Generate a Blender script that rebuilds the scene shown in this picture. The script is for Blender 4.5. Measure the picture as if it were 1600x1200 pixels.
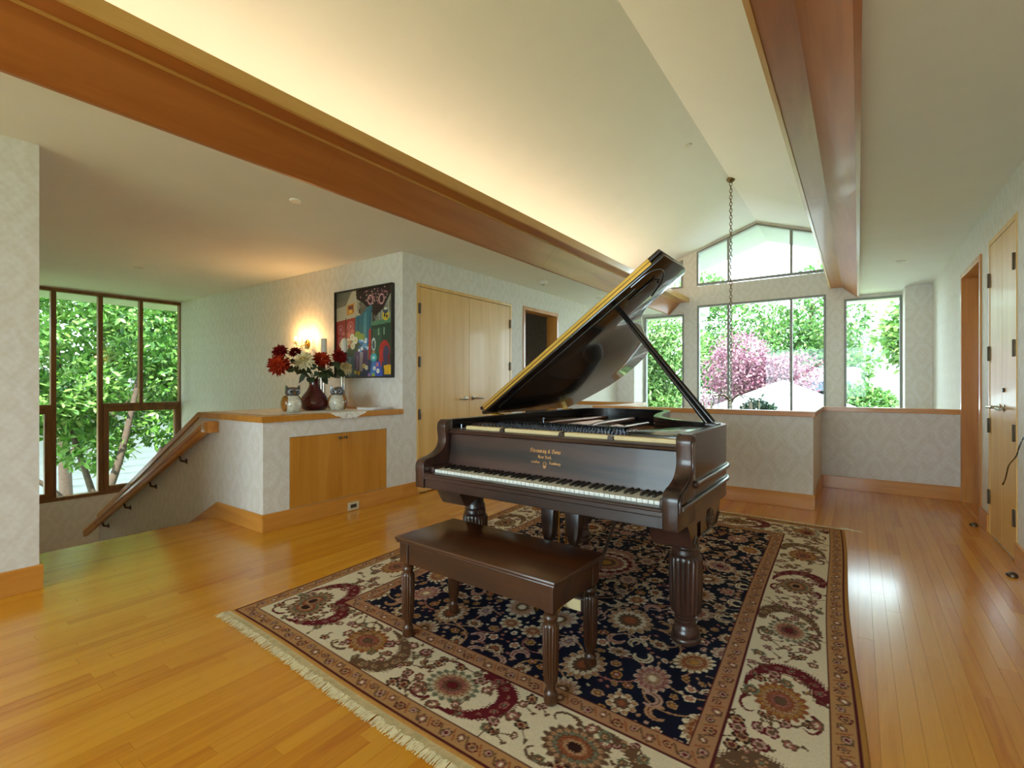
import bpy, bmesh, math, random
import numpy as np
from mathutils import Vector, Matrix

for _o in list(bpy.data.objects):
    bpy.data.objects.remove(_o, do_unlink=True)
SC = bpy.context.scene
COL = SC.collection
random.seed(7)
PI = math.pi

# ------------------------------------------------------------------ camera
THETA = math.atan(541 / 763.0)
cam_d = bpy.data.cameras.new('camera')
cam_d.sensor_width = 36.0
cam_d.lens = 763.0 / 1600.0 * 36.0
cam_d.clip_start = 0.05
cam_d.clip_end = 300
cam = bpy.data.objects.new('camera', cam_d)
cam.location = (0, 0, 1.2)
cam.rotation_euler = (PI / 2, 0, THETA)
COL.objects.link(cam)
SC.camera = cam

# ------------------------------------------------------------------ colour management
SC.view_settings.view_transform = 'Standard'
SC.view_settings.look = 'None'
SC.view_settings.gamma = 1.0
SC.view_settings.use_curve_mapping = False
SC.view_settings.exposure = 1.6

# ------------------------------------------------------------------ world and sun
world = bpy.data.worlds.new('sky')
SC.world = world
world.use_nodes = True
_bg = world.node_tree.nodes['Background']
_bg.inputs['Color'].default_value = (0.74, 0.88, 1.0, 1)
_bg.inputs['Strength'].default_value = 4.6

def add_sun():
    d = bpy.data.lights.new('sun_offscreen', 'SUN')
    d.energy = 9.0
    d.angle = math.radians(0.6)
    d.color = (1.0, 0.95, 0.86)
    o = bpy.data.objects.new('sun_offscreen', d)
    direction = Vector((-0.38, 0.42, -1.0))       # high sun behind the camera, to the right
    o.rotation_euler = direction.to_track_quat('-Z', 'Y').to_euler()
    o.location = (4, -6, 12)
    COL.objects.link(o)
add_sun()

def area_light(name, loc, rot, sx, sy, energy, color=(1, 1, 1), portal=False, spread=PI):
    d = bpy.data.lights.new(name, 'AREA')
    d.shape = 'RECTANGLE'
    d.size = sx
    d.size_y = sy
    d.energy = energy
    d.color = color
    d.spread = spread
    if portal:
        d.cycles.is_portal = True
    o = bpy.data.objects.new(name, d)
    o.location = loc
    o.rotation_euler = rot
    COL.objects.link(o)
    return o

# the strip light lying in the trough on top of the left beam: it gives the vault its yellow glow along that beam
area_light('cove_strip', (-3.45, 2.8, 2.74), (PI, math.radians(25), 0), 0.10, 12.6, 19, (1.0, 0.82, 0.50))
# portals (they give no light of their own) that guide the sky light through the window openings
area_light('portal_gable', (-1.5, 9.85, 1.6), (-PI / 2, 0, 0), 4.6, 4.6, 1, portal=True)
area_light('portal_stair', (-9.62, 1.9, 1.05), (0, -PI / 2, 0), 3.2, 3.4, 1, portal=True)
area_light('window_rear_offscreen', (-1.5, -3.99, 1.5), (PI / 2, 0, 0), 3.6, 2.4, 1, portal=True)

# ------------------------------------------------------------------ helpers
def ray(px, py):
    u = (px - 800) / 763.0
    v = (600 - py) / 763.0
    s, c = math.sin(THETA), math.cos(THETA)
    return Vector((-s + u * c, c + u * s, v))
def on_z(px, py, z):
    r = ray(px, py); return r * ((z - 1.2) / r.z) + Vector((0, 0, 1.2))
def on_x(px, py, x):
    r = ray(px, py); return r * (x / r.x) + Vector((0, 0, 1.2))
def on_y(px, py, y):
    r = ray(px, py); return r * (y / r.y) + Vector((0, 0, 1.2))

class MB:
    """collects shapes; build() links them as ONE mesh object"""
    def __init__(self):
        self.bm = bmesh.new()
    def _merge(self, b, mi):
        for f in b.faces:
            f.material_index = mi
        me = bpy.data.meshes.new('tmp')
        b.to_mesh(me); b.free()
        self.bm.from_mesh(me)
        bpy.data.meshes.remove(me)
    def box(self, x0, x1, y0, y1, z0, z1, bev=0.0, mi=0, seg=2, M=None):
        b = bmesh.new()
        bmesh.ops.create_cube(b, size=1.0)
        sx, sy, sz = abs(x1 - x0), abs(y1 - y0), abs(z1 - z0)
        for v in b.verts:
            v.co = Vector((v.co.x * sx + (x0 + x1) / 2, v.co.y * sy + (y0 + y1) / 2, v.co.z * sz + (z0 + z1) / 2))
        if bev > 0:
            bmesh.ops.bevel(b, geom=b.edges[:], offset=min(bev, 0.45 * min(sx, sy, sz)), segments=seg, profile=0.5, affect='EDGES')
        if M is not None:
            bmesh.ops.transform(b, matrix=M, verts=b.verts)
        self._merge(b, mi)
        return self
    def prism(self, pts, axis, a, b_, bev=0.0, mi=0, seg=2, M=None):
        """polygon pts extruded along axis from a to b_. axis z: (x,y); y: (x,z); x: (y,z)"""
        def P(p, t):
            if axis == 'z': return Vector((p[0], p[1], t))
            if axis == 'y': return Vector((p[0], t, p[1]))
            return Vector((t, p[0], p[1]))
        b = bmesh.new()
        n = len(pts)
        lo = [b.verts.new(P(p, a)) for p in pts]
        hi = [b.verts.new(P(p, b_)) for p in pts]
        b.faces.new(lo); b.faces.new(hi)
        for i in range(n):
            j = (i + 1) % n
            b.faces.new((lo[i], lo[j], hi[j], hi[i]))
        bmesh.ops.recalc_face_normals(b, faces=b.faces)
        if bev > 0:
            eds = [e for e in b.edges if len(e.link_faces) == 2 and e.calc_face_angle(0) > 0.5]
            bmesh.ops.bevel(b, geom=eds, offset=bev, segments=seg, profile=0.5, affect='EDGES')
        if M is not None:
            bmesh.ops.transform(b, matrix=M, verts=b.verts)
        self._merge(b, mi)
        return self
    def lathe(self, prof, seg=24, c=(0, 0, 0), mi=0, flute=None, M=None):
        """prof [(r,z)...] turned about z; flute=(z0,z1,count,depth) presses grooves in"""
        b = bmesh.new()
        rings = []
        if flute: seg = flute[2] * 6
        for (r, z) in prof:
            ring = []
            for k in range(seg):
                a = 2 * PI * k / seg
                rr = r
                if flute and flute[0] <= z <= flute[1]:
                    rr = r - flute[3] * abs(math.sin(a * flute[2] / 2.0)) ** 0.7 + flute[3] * 0.25
                ring.append(b.verts.new((c[0] + rr * math.cos(a), c[1] + rr * math.sin(a), c[2] + z)))
            rings.append(ring)
        for i in range(len(rings) - 1):
            for k in range(seg):
                j = (k + 1) % seg
                b.faces.new((rings[i][k], rings[i][j], rings[i + 1][j], rings[i + 1][k]))
        if prof[0][0] > 1e-6: b.faces.new(rings[0][::-1])
        if prof[-1][0] > 1e-6: b.faces.new(rings[-1])
        bmesh.ops.remove_doubles(b, verts=b.verts, dist=1e-6)
        bmesh.ops.recalc_face_normals(b, faces=b.faces)
        if M is not None:
            bmesh.ops.transform(b, matrix=M, verts=b.verts)
        self._merge(b, mi)
        return self
    def tube(self, path, r, seg=8, mi=0, closed=False):
        b = bmesh.new()
        pts = [Vector(p) for p in path]
        n = len(pts)
        rad = r if isinstance(r, (list, tuple)) else [r] * n
        rings = []
        up = Vector((0.0131, 0.021, 1.0)).normalized()
        for i, p in enumerate(pts):
            if closed: t = pts[(i + 1) % n] - pts[i - 1]
            else: t = pts[min(i + 1, n - 1)] - pts[max(i - 1, 0)]
            t.normalize()
            u = up if abs(t.dot(up)) < 0.95 else Vector((1, 0, 0))
            e1 = t.cross(u).normalized(); e2 = t.cross(e1).normalized()
            rings.append([b.verts.new(p + (e1 * math.cos(2 * PI * k / seg) + e2 * math.sin(2 * PI * k / seg)) * rad[i]) for k in range(seg)])
        m = n if closed else n - 1
        for i in range(m):
            A, B = rings[i], rings[(i + 1) % n]
            for k in range(seg):
                j = (k + 1) % seg
                b.faces.new((A[k], A[j], B[j], B[k]))
        if not closed:
            b.faces.new(rings[0]); b.faces.new(rings[-1])
        bmesh.ops.recalc_face_normals(b, faces=b.faces)
        self._merge(b, mi)
        return self
    def ball(self, c, r, sc=(1, 1, 1), u=16, v=10, mi=0, M=None):
        b = bmesh.new()
        bmesh.ops.create_uvsphere(b, u_segments=u, v_segments=v, radius=r)
        for w in b.verts:
            w.co = Vector((w.co.x * sc[0] + c[0], w.co.y * sc[1] + c[1], w.co.z * sc[2] + c[2]))
        if M is not None:
            bmesh.ops.transform(b, matrix=M, verts=b.verts)
        self._merge(b, mi)
        return self
    def poly(self, pts, mi=0):
        vs = [self.bm.verts.new(p) for p in pts]
        f = self.bm.faces.new(vs); f.material_index = mi
        return self
    def build(self, name, mat, parent=None, smooth=None):
        me = bpy.data.meshes.new(name)
        self.bm.to_mesh(me); self.bm.free()
        for m in (mat if isinstance(mat, (list, tuple)) else [mat]):
            me.materials.append(m)
        if smooth is not None:
            me.polygons.foreach_set('use_smooth', [True] * len(me.polygons))
            me.set_sharp_from_angle(angle=math.radians(smooth))
        o = bpy.data.objects.new(name, me)
        COL.objects.link(o)
        if parent is not None: o.parent = parent
        return o

def box(*a, **k): return MB().box(*a, **k)
def tag(o, label=None, cat=None, group=None, kind=None):
    if label: o['label'] = label
    if cat: o['category'] = cat
    if group: o['group'] = group
    if kind: o['kind'] = kind
    return o
def struct(o, label=None): 
    o['kind'] = 'structure'
    if label: o['label'] = label
    return o
def thing(name, label, cat, loc=(0, 0, 0), rz=0.0, group=None):
    o = bpy.data.objects.new(name, None)
    o.empty_display_size = 0.1
    COL.objects.link(o)
    o.location = loc; o.rotation_euler = (0, 0, rz)
    return tag(o, label, cat, group)
def group_empty(name, label=None, loc=(0, 0, 0)):
    o = bpy.data.objects.new(name, None)
    o.empty_display_size = 0.1
    COL.objects.link(o); o.location = loc
    return struct(o, label)
def copy_tree(o, parent=None):
    c = o.copy(); COL.objects.link(c)
    if parent is not None: c.parent = parent
    for ch in list(o.children): copy_tree(ch, c)
    return c
def catmull(pts, n=6, closed=False):
    out = []
    P = [Vector(p) for p in pts]
    m = len(P)
    rng = range(m) if closed else range(m - 1)
    for i in rng:
        p0 = P[i - 1] if (closed or i > 0) else P[i]
        p1 = P[i]; p2 = P[(i + 1) % m]
        p3 = P[(i + 2) % m] if (closed or i + 2 < m) else P[(i + 1) % m]
        for k in range(n):
            t = k / n
            out.append(0.5 * ((2 * p1) + (-p0 + p2) * t + (2 * p0 - 5 * p1 + 4 * p2 - p3) * t * t + (-p0 + 3 * p1 - 3 * p2 + p3) * t ** 3))
    if not closed: out.append(P[-1])
    return out

# ------------------------------------------------------------------ materials
class NT:
    def __init__(self, name):
        self.m = bpy.data.materials.new(name); self.m.use_nodes = True
        self.t = self.m.node_tree; self.n = self.t.nodes; self.l = self.t.links
        self.b = self.n['Principled BSDF']; self.out = self.n['Material Output']
    def add(self, typ, **k):
        nd = self.n.new(typ)
        for a, v in k.items(): setattr(nd, a, v)
        return nd
    def link(self, a, b): self.l.new(a, b)
    def math(self, op, a, b=None, clamp=False):
        nd = self.n.new('ShaderNodeMath'); nd.operation = op; nd.use_clamp = clamp
        for i, v in enumerate((a, b)):
            if v is None: continue
            if hasattr(v, 'is_linked'): self.link(v, nd.inputs[i])
            else: nd.inputs[i].default_value = v
        return nd.outputs[0]
    def mix(self, fac, a, b):
        nd = self.n.new('ShaderNodeMix'); nd.data_type = 'RGBA'
        for i, v in ((0, fac), (6, a), (7, b)):
            if hasattr(v, 'is_linked'): self.link(v, nd.inputs[i])
            elif i == 0: nd.inputs[0].default_value = v
            else: nd.inputs[i].default_value = (*v, 1)
        return nd.outputs[2]
    def bump(self, h, strength=0.2, dist=0.01):
        nd = self.n.new('ShaderNodeBump'); nd.inputs['Strength'].default_value = strength
        nd.inputs['Distance'].default_value = dist
        self.link(h, nd.inputs['Height']); self.link(nd.outputs[0], self.b.inputs['Normal'])
    def coords(self, kind='Object', scale=(1, 1, 1), rot=(0, 0, 0)):
        if kind == 'Position':
            src = self.n.new('ShaderNodeNewGeometry').outputs['Position']
        else:
            src = self.n.new('ShaderNodeTexCoord').outputs[kind]
        mp = self.n.new('ShaderNodeMapping')
        mp.inputs['Scale'].default_value = scale; mp.inputs['Rotation'].default_value = rot
        self.link(src, mp.inputs['Vector'])
        return mp.outputs[0]
    def noise(self, vec, scale, detail=3, rough=0.5, dist=0.0):
        nd = self.n.new('ShaderNodeTexNoise')
        nd.inputs['Scale'].default_value = scale; nd.inputs['Detail'].default_value = detail
        nd.inputs['Roughness'].default_value = rough; nd.inputs['Distortion'].default_value = dist
        self.link(vec, nd.inputs['Vector'])
        return nd.outputs['Fac']
    def ramp(self, fac, stops):
        nd = self.n.new('ShaderNodeValToRGB')
        el = nd.color_ramp.elements
        while len(el) < len(stops): el.new(0.5)
        for e, (p, c) in zip(el, stops):
            e.position = p; e.color = (*c, 1) if len(c) == 3 else c
        self.link(fac, nd.inputs[0])
        return nd.outputs[0]
    def set(self, **k):
        for a, v in k.items():
            self.b.inputs[a.replace('_', ' ')].default_value = v
        return self
    def base(self, sock): self.link(sock, self.b.inputs['Base Color'])

def plain(name, col, rough=0.5, metal=0.0, coat=0.0, var=0.06, nscale=12.0, bump=0.0, spec=None):
    t = NT(name)
    f = t.noise(t.coords('Object'), nscale, 3)
    lo = tuple(max(0, c * (1 - var)) for c in col); hi = tuple(min(1, c * (1 + var)) for c in col)
    t.base(t.ramp(f, [(0.3, lo), (0.7, hi)]))
    t.set(Roughness=rough, Metallic=metal, Coat_Weight=coat)
    if spec is not None: t.b.inputs['Specular IOR Level'].default_value = spec
    if bump: t.bump(f, bump, 0.004)
    return t.m

def wood(name, c1, c2, grain='z', scale=1.0, rough=0.35, coat=0.0, coords='Object', contrast=(0.35, 0.68), rnd=0.0, fine=0.5):
    t = NT(name)
    sc = {'x': (1.2, 14, 14), 'y': (14, 1.2, 14), 'z': (14, 14, 1.2)}[grain]
    v = t.coords(coords, tuple(s * scale for s in sc))
    a = t.noise(v, 1.0, 4, 0.55, 0.8)
    b = t.noise(v, 5.0, 3, 0.6)
    f = t.math('ADD', t.math('MULTIPLY', a, 1 - 0.35 * fine), t.math('MULTIPLY', b, 0.35 * fine))
    col = t.ramp(f, [(contrast[0], c1), (contrast[1], c2)])
    if rnd > 0:
        oi = t.add('ShaderNodeObjectInfo')
        hv = t.add('ShaderNodeHueSaturation')
        t.link(t.math('ADD', t.math('MULTIPLY', oi.outputs['Random'], rnd), 1 - rnd / 2), hv.inputs['Value'])
        t.link(col, hv.inputs['Color']); col = hv.outputs[0]
    t.base(col)
    t.set(Roughness=rough, Coat_Weight=coat, Coat_Roughness=0.08)
    t.bump(b, 0.04, 0.002)
    return t.m

def srgb(r, g, b):
    def f(v):
        v /= 255.0
        return v / 12.92 if v <= 0.04045 else ((v + 0.055) / 1.055) ** 2.4
    return (f(r), f(g), f(b))

def wallpaper(name):
    """cream damask paper: ogee rows of leafy medallions in two close tones, laid upright on any wall"""
    t = NT(name)
    geo = t.add('ShaderNodeNewGeometry')
    pos = geo.outputs['Position']
    sep = t.add('ShaderNodeSeparateXYZ'); t.link(pos, sep.inputs[0])
    sn = t.add('ShaderNodeSeparateXYZ'); t.link(geo.outputs['True Normal'], sn.inputs[0])
    run = t.math('ADD', t.math('MULTIPLY', sep.outputs['X'], t.math('ABSOLUTE', sn.outputs['Y'])), t.math('MULTIPLY', sep.outputs['Y'], t.math('ABSOLUTE', sn.outputs['X'])))
    nz = t.add('ShaderNodeTexNoise'); nz.inputs['Scale'].default_value = 7.0; nz.inputs['Detail'].default_value = 4
    t.link(pos, nz.inputs['Vector'])
    wob = t.math('MULTIPLY', t.math('SUBTRACT', nz.outputs['Fac'], 0.5), 0.30)
    u = t.math('ADD', t.math('DIVIDE', run, 0.30), wob)
    v = t.math('ADD', t.math('DIVIDE', sep.outputs['Z'], 0.46), wob)
    cu = t.math('COSINE', t.math('MULTIPLY', u, 2 * PI)); cv = t.math('COSINE', t.math('MULTIPLY', v, 2 * PI))
    og = t.math('ADD', cu, cv)
    ring = t.math('SINE', t.math('MULTIPLY', og, 3.4))
    s1 = t.math('MULTIPLY', t.math('SINE', t.math('MULTIPLY', u, 12 * PI)), t.math('SINE', t.math('MULTIPLY', v, 16 * PI)))
    f = t.math('ADD', t.math('MULTIPLY', ring, 0.22), t.math('MULTIPLY', s1, 0.16))
    n2 = t.add('ShaderNodeTexNoise'); n2.inputs['Scale'].default_value = 42.0; n2.inputs['Detail'].default_value = 2
    t.link(pos, n2.inputs['Vector'])
    f = t.math('ADD', f, t.math('MULTIPLY', t.math('SUBTRACT', n2.outputs['Fac'], 0.5), 1.1))
    m = t.math('ADD', t.math('MULTIPLY', f, 1.1), 0.5, clamp=True)
    t.base(t.mix(m, srgb(231, 226, 220), srgb(218, 209, 197)))
    t.set(Roughness=0.6)
    t.bump(m, 0.06, 0.002)
    return t.m

def glass_mat(name, tint=(0.93, 0.98, 0.96), refl=0.5):
    t = NT(name)
    t.n.remove(t.b)
    tr = t.add('ShaderNodeBsdfTransparent'); tr.inputs[0].default_value = (*tint, 1)
    gl = t.add('ShaderNodeBsdfGlossy'); gl.inputs['Roughness'].default_value = 0.02
    fr = t.add('ShaderNodeFresnel'); fr.inputs[0].default_value = 1.45
    mx = t.add('ShaderNodeMixShader')
    t.link(t.math('MULTIPLY', fr.outputs[0], refl, clamp=True), mx.inputs[0])
    t.link(tr.outputs[0], mx.inputs[1]); t.link(gl.outputs[0], mx.inputs[2])
    t.link(mx.outputs[0], t.out.inputs['Surface'])
    return t.m

def attr_mat(name, attr='tint', rough=0.6, bump=0.0, spec=0.3, trans=0.0, hue_noise=0.0):
    """material whose colour is the mesh's own colour attribute (dye, paint, leaf colour)"""
    t = NT(name)
    a = t.add('ShaderNodeAttribute'); a.attribute_name = attr
    f = t.noise(t.coords('Object'), 260.0 if bump else 20.0, 2)
    col = t.mix(t.math('MULTIPLY', f, 0.22), a.outputs['Color'], (0.02, 0.015, 0.01)) if bump else a.outputs['Color']
    t.link(col, t.b.inputs['Base Color'])
    t.set(Roughness=rough)
    t.b.inputs['Specular IOR Level'].default_value = spec
    if bump: t.bump(f, bump, 0.004)
    if trans > 0:
        tl = t.add('ShaderNodeBsdfTranslucent'); t.link(a.outputs['Color'], tl.inputs[0])
        mx = t.add('ShaderNodeMixShader'); mx.inputs[0].default_value = trans
        t.link(t.b.outputs[0], mx.inputs[1]); t.link(tl.outputs[0], mx.inputs[2])
        t.link(mx.outputs[0], t.out.inputs['Surface'])
    return t.m

def emit_mat(name, col, strength):
    t = NT(name)
    f = t.noise(t.coords('Object'), 5.0, 1)
    t.base(t.ramp(f, [(0.0, col), (1.0, col)]))
    t.b.inputs['Emission Color'].default_value = (*col, 1)
    t.b.inputs['Emission Strength'].default_value = strength
    return t.m

M = {}
M['paper_x'] = M['paper_y'] = wallpaper('damask_wallpaper')
M['ceil'] = plain('ceiling_paint', srgb(238, 234, 231), 0.75, var=0.015, nscale=3)
M['vault'] = plain('vault_paint', srgb(238, 234, 231), 0.75, var=0.012, nscale=3)
M['white'] = plain('white_paint', srgb(232, 232, 230), 0.5, var=0.02)
M['soffit'] = plain('soffit_paint', srgb(168, 168, 170), 0.6, var=0.03)
M['frame'] = plain('bronze_window_frame', srgb(142, 142, 136), 0.45, var=0.08)
M['frame_wood'] = wood('stained_window_wood', srgb(104, 66, 32), srgb(140, 92, 46), 'z', rough=0.4)
M['trim'] = wood('fir_trim', srgb(196, 124, 44), srgb(218, 152, 68), 'y', 0.7, 0.32, 0.25)
M['trim_x'] = wood('fir_trim_cross', srgb(196, 124, 44), srgb(218, 152, 68), 'x', 0.7, 0.32, 0.25)
M['trim_z'] = wood('fir_trim_upright', srgb(186, 116, 46), srgb(210, 144, 68), 'z', 0.7, 0.32, 0.25)
M['beam'] = wood('stained_fir_beam', srgb(160, 88, 34), srgb(194, 120, 58), 'y', 0.5, 0.42, 0.1, contrast=(0.3, 0.75))
M['lip'] = wood('light_fir_lip', srgb(206, 152, 76), srgb(226, 178, 104), 'y', 0.5, 0.35, 0.2)
M['cab'] = wood('fir_cabinet', srgb(190, 122, 34), srgb(212, 146, 56), 'z', 0.6, 0.35, 0.2)
M['door'] = wood('pale_fir_door', srgb(222, 172, 92), srgb(236, 192, 116), 'z', 0.6, 0.38, 0.15)
M['rubber'] = plain('black_rubber', srgb(34, 30, 28), 0.8)
M['bronze'] = plain('dark_bronze', srgb(92, 78, 62), 0.35, 0.8)
M['nickel'] = plain('satin_nickel', srgb(170, 160, 142), 0.28, 0.9)
M['brass'] = plain('polished_brass', srgb(206, 166, 84), 0.25, 1.0)
M['glass'] = glass_mat('window_glass')

# =================================================================== THE ROOM
XL, XR = -3.92, 0.866            # closet wall, right wall
ZL, ZR = 2.60, 2.64              # the two flat ceilings
YG = 9.70                        # gable wall
YB = -3.80                       # rear wall
YP = 3.533                       # wall with the painting
YS = 2.053                       # side of the stairs, end of the cabinet
XS = -4.72                       # top stair nosing
XW = -9.45                       # stair window wall
RX, RZ, SL = -1.49, 4.12, 0.345  # ridge of the vault, its slope
BASE_H = 0.143
CAP_T, CAP_B = 0.936, 0.886

# ---- floor: strip boards laid along the room -----------------------------------
floor = struct(box(XS, 1.0, YB, 5.57, -0.22, -0.022).box(XL, -2.63, 5.57, 6.87, -0.22, -0.022).box(-0.35, 1.0, 5.57, 6.87, -0.22, -0.022).build('floor', plain('subfloor', srgb(90, 60, 30), 0.8)), 'honey coloured strip wood floor laid along the room')

def plank_mat(name, use_obj):
    t = NT(name)
    if use_obj: rnd = t.add('ShaderNodeObjectInfo').outputs['Random']
    else:
        a = t.add('ShaderNodeAttribute'); a.attribute_name = 'tone'; rnd = a.outputs['Fac']
    pos = t.add('ShaderNodeNewGeometry').outputs['Position']
    sh = t.add('ShaderNodeCombineXYZ'); t.link(t.math('MULTIPLY', rnd, 37.0), sh.inputs[1])
    ad = t.add('ShaderNodeVectorMath'); ad.operation = 'ADD'; t.link(pos, ad.inputs[0]); t.link(sh.outputs[0], ad.inputs[1])
    mp = t.add('ShaderNodeMapping'); mp.inputs['Scale'].default_value = (26, 1.3, 26); t.link(ad.outputs[0], mp.inputs[0])
    g = t.noise(mp.outputs[0], 1.0, 4, 0.6, 0.9)
    g2 = t.noise(mp.outputs[0], 4.0, 2, 0.6)
    f = t.math('ADD', t.math('MULTIPLY', g, 0.50), t.math('MULTIPLY', rnd, 0.56))
    col = t.ramp(f, [(0.18, srgb(198, 122, 18)), (0.36, srgb(214, 142, 28)), (0.60, srgb(222, 154, 38)), (0.80, srgb(206, 130, 24)), (0.95, srgb(180, 100, 16))])
    t.base(col)
    t.set(Roughness=0.24, Coat_Weight=0.35, Coat_Roughness=0.12)
    t.bump(g2, 0.03, 0.001)
    return t.m
M['plank'] = plank_mat('floor_board', True)
M['plank_far'] = plank_mat('floor_board_far', False)

def in_floor(x, y0, y1):
    # clip a board to the L-shaped floor; returns list of (y0,y1)
    top = 6.75
    if -2.63 < x < -0.35: top = 5.45
    bot = YB
    if x < XL: return [(max(y0, 0.733), min(y1, YS))] if min(y1, YS) - max(y0, 0.733) > 0.05 else []
    a, b = max(y0, bot), min(y1, top)
    return [(a, b)] if b - a > 0.03 else []

BW = 0.0605
boards = []
rb = random.Random(3)
nx = int((XR - XS) / BW) + 1
for i in range(nx):
    x0 = XS + i * BW
    x1 = min(x0 + BW, XR)
    if x1 - x0 < 0.01: continue
    y = YB - rb.random() * 1.2
    while y < 6.8:
        L = rb.choice([0.6, 0.9, 1.2, 1.5, 1.8, 2.2])
        for (a, b) in in_floor((x0 + x1) / 2, y, y + L):
            boards.append((x0, x1, a, b))
        y += L
def seen(bd):
    x0, x1, a, b = bd
    s_, c_ = math.sin(THETA), math.cos(THETA)
    tot = 0.0
    for k in range(6):
        yy = a + (b - a) * (k + 0.5) / 6; xx = (x0 + x1) / 2
        d = -xx * s_ + yy * c_
        if d < 0.5: continue
        px = 800 + 763 * (xx * c_ + yy * s_) / d; py = 600 + 763 * 1.2 / d
        if not (0 < px < 1600 and py < 1200): continue
        if -2.68 < xx < 0.0 and 1.25 < yy < 4.85: continue      # under the rug
        if -5.05 < xx < XL and yy > YS: continue
        tot += (b - a) / 6 * BW / d ** 3
    return tot
boards.sort(key=seen, reverse=True)
unit = bpy.data.meshes.new('floor_board')
_b = bmesh.new(); bmesh.ops.create_cube(_b, size=1.0); _b.to_mesh(unit); _b.free()
unit.materials.append(M['plank'])
rest = []
for k, (x0, x1, a, b) in enumerate(boards):
    if k < 300 and seen((x0, x1, a, b)) > 0:
        o = bpy.data.objects.new('floor_board', unit)
        o.parent = floor
        o.location = ((x0 + x1) / 2, (a + b) / 2, -0.011 + rb.uniform(-0.0002, 0.0002))
        o.scale = (x1 - x0 - 0.0006, b - a - 0.0008, 0.022)
        COL.objects.link(o)
    else:
        rest.append((x0, x1, a, b))
def join_boxes(name, boxes, mat, parent, tone=True, rnd=None):
    nb = len(boxes)
    V = np.zeros((nb, 8, 3), np.float32)
    for i, (x0, x1, y0, y1, z0, z1) in enumerate(boxes):
        V[i] = [(x0, y0, z0), (x1, y0, z0), (x1, y1, z0), (x0, y1, z0), (x0, y0, z1), (x1, y0, z1), (x1, y1, z1), (x0, y1, z1)]
    F = np.array([(0, 3, 2, 1), (4, 5, 6, 7), (0, 1, 5, 4), (1, 2, 6, 5), (2, 3, 7, 6), (3, 0, 4, 7)])
    faces = (F[None] + 8 * np.arange(nb)[:, None, None]).reshape(-1, 4)
    me = bpy.data.meshes.new(name)
    me.from_pydata(V.reshape(-1, 3).tolist(), [], faces.tolist())
    if tone:
        at = me.attributes.new('tone', 'FLOAT', 'POINT')
        r = np.random.RandomState(5).rand(nb).astype(np.float32)
        at.data.foreach_set('value', np.repeat(r, 8))
    me.materials.append(mat)
    o = bpy.data.objects.new(name, me); COL.objects.link(o)
    o.parent = parent
    return o
far = join_boxes('floor_boards', [(x0 + 0.0003, x1 - 0.0003, a + 0.0004, b - 0.0004, -0.022, 0.0) for (x0, x1, a, b) in rest], M['plank_far'], floor)
far['kind'] = 'stuff'

# ---- walls ----------------------------------------------------------------------
def wall_box(name, boxes, mat, label=None):
    m = MB()
    for b in boxes: m.box(*b)
    return struct(m.build(name, mat), label)

# right wall with an open doorway and a recess for the closet doors
RD0, RD1, RDH = 5.755, 6.745, 2.32       # doorway
RC0, RC1, RCH = 4.605, 5.455, 2.345    # closet
wall_box('wall_right', [(XR, XR + 0.16, YB, RC0, -2.9, ZR + 0.1), (XR, XR + 0.16, RC1, RD0, -2.9, ZR + 0.1), (XR, XR + 0.16, RD1, YG, -2.9, ZR + 0.1),
                        (XR, XR + 0.16, RC0, RC1, RCH, ZR + 0.1), (XR, XR + 0.16, RD0, RD1, RDH, ZR + 0.1), (XR, XR + 0.16, RC0, RC1, -2.9, 0), (XR, XR + 0.16, RD0, RD1, -2.9, 0),
                        (XR + 0.16, XR + 0.9, RC0 - .1, RC1 + .1, 0, 0.02)], M['paper_x'], 'cream damask papered wall beside the pair of narrow closet doors')
wall_box('wall_right', [(XR + 0.9, XR + 1.0, 4.4, 6.9, -0.2, 2.8), (XR + 0.16, XR + 1.0, 4.4, 4.5, -0.2, 2.8), (XR + 0.16, XR + 1.0, 6.8, 6.9, -0.2, 2.8), (XR + 0.16, XR + 1.0, 4.4, 6.9, 2.7, 2.8)], M['paper_x'], 'dim wall of the closet space behind the right wall')
# piers either side of the gable glazing
wall_box('wall_pier', [(0.56, XR, 9.18, YG, -2.9, ZR + 0.1)], M['paper_y'], 'papered pier beside the tall right hand window')
wall_box('wall_pier', [(XL, -3.58, 9.18, YG, -2.9, ZL + 0.1)], M['paper_y'], 'papered pier beside the tall window behind the piano lid')

# closet wall (left), with doorway and closet openings
LC0, LC1, LCH = 3.735, 5.513, 2.305
LD0, LD1, LDH = 5.80, 6.80, 2.32
wall_box('wall_left', [(XL - 0.14, XL, YP, LC0, -2.9, ZL + 0.1), (XL - 0.14, XL, LC1, LD0, -2.9, ZL + 0.1), (XL - 0.14, XL, LD1, YG, -2.9, ZL + 0.1),
                       (XL - 0.14, XL, LC0, LC1, LCH, ZL + 0.1), (XL - 0.14, XL, LD0, LD1, LDH, ZL + 0.1), (XL - 0.14, XL, LC0, LC1, -2.9, 0), (XL - 0.14, XL, LD0, LD1, -2.9, 0)], M['paper_x'], 'cream damask papered wall around the wide closet doors')
wall_box('wall_left', [(XL - 0.18, XL, YB, 0.733, -2.9, ZL + 0.1)], M['paper_x'], 'papered wall end beside the top of the stairs')
# room seen through the left doorway
wall_box('wall_hall', [(-6.0, -5.9, 5.55, 7.9, -0.1, 2.7), (-5.9, XL - 0.14, 5.45, 5.55, -0.1, 2.7), (-5.9, XL - 0.14, 7.8, 7.9, -0.1, 2.7), (-5.9, XL - 0.14, 5.55, 7.8, -0.1, 0.0), (-5.9, XL - 0.14, 5.55, 7.8, 2.6, 2.7)], M['paper_x'], 'dim papered wall seen through the open doorway')
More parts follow.
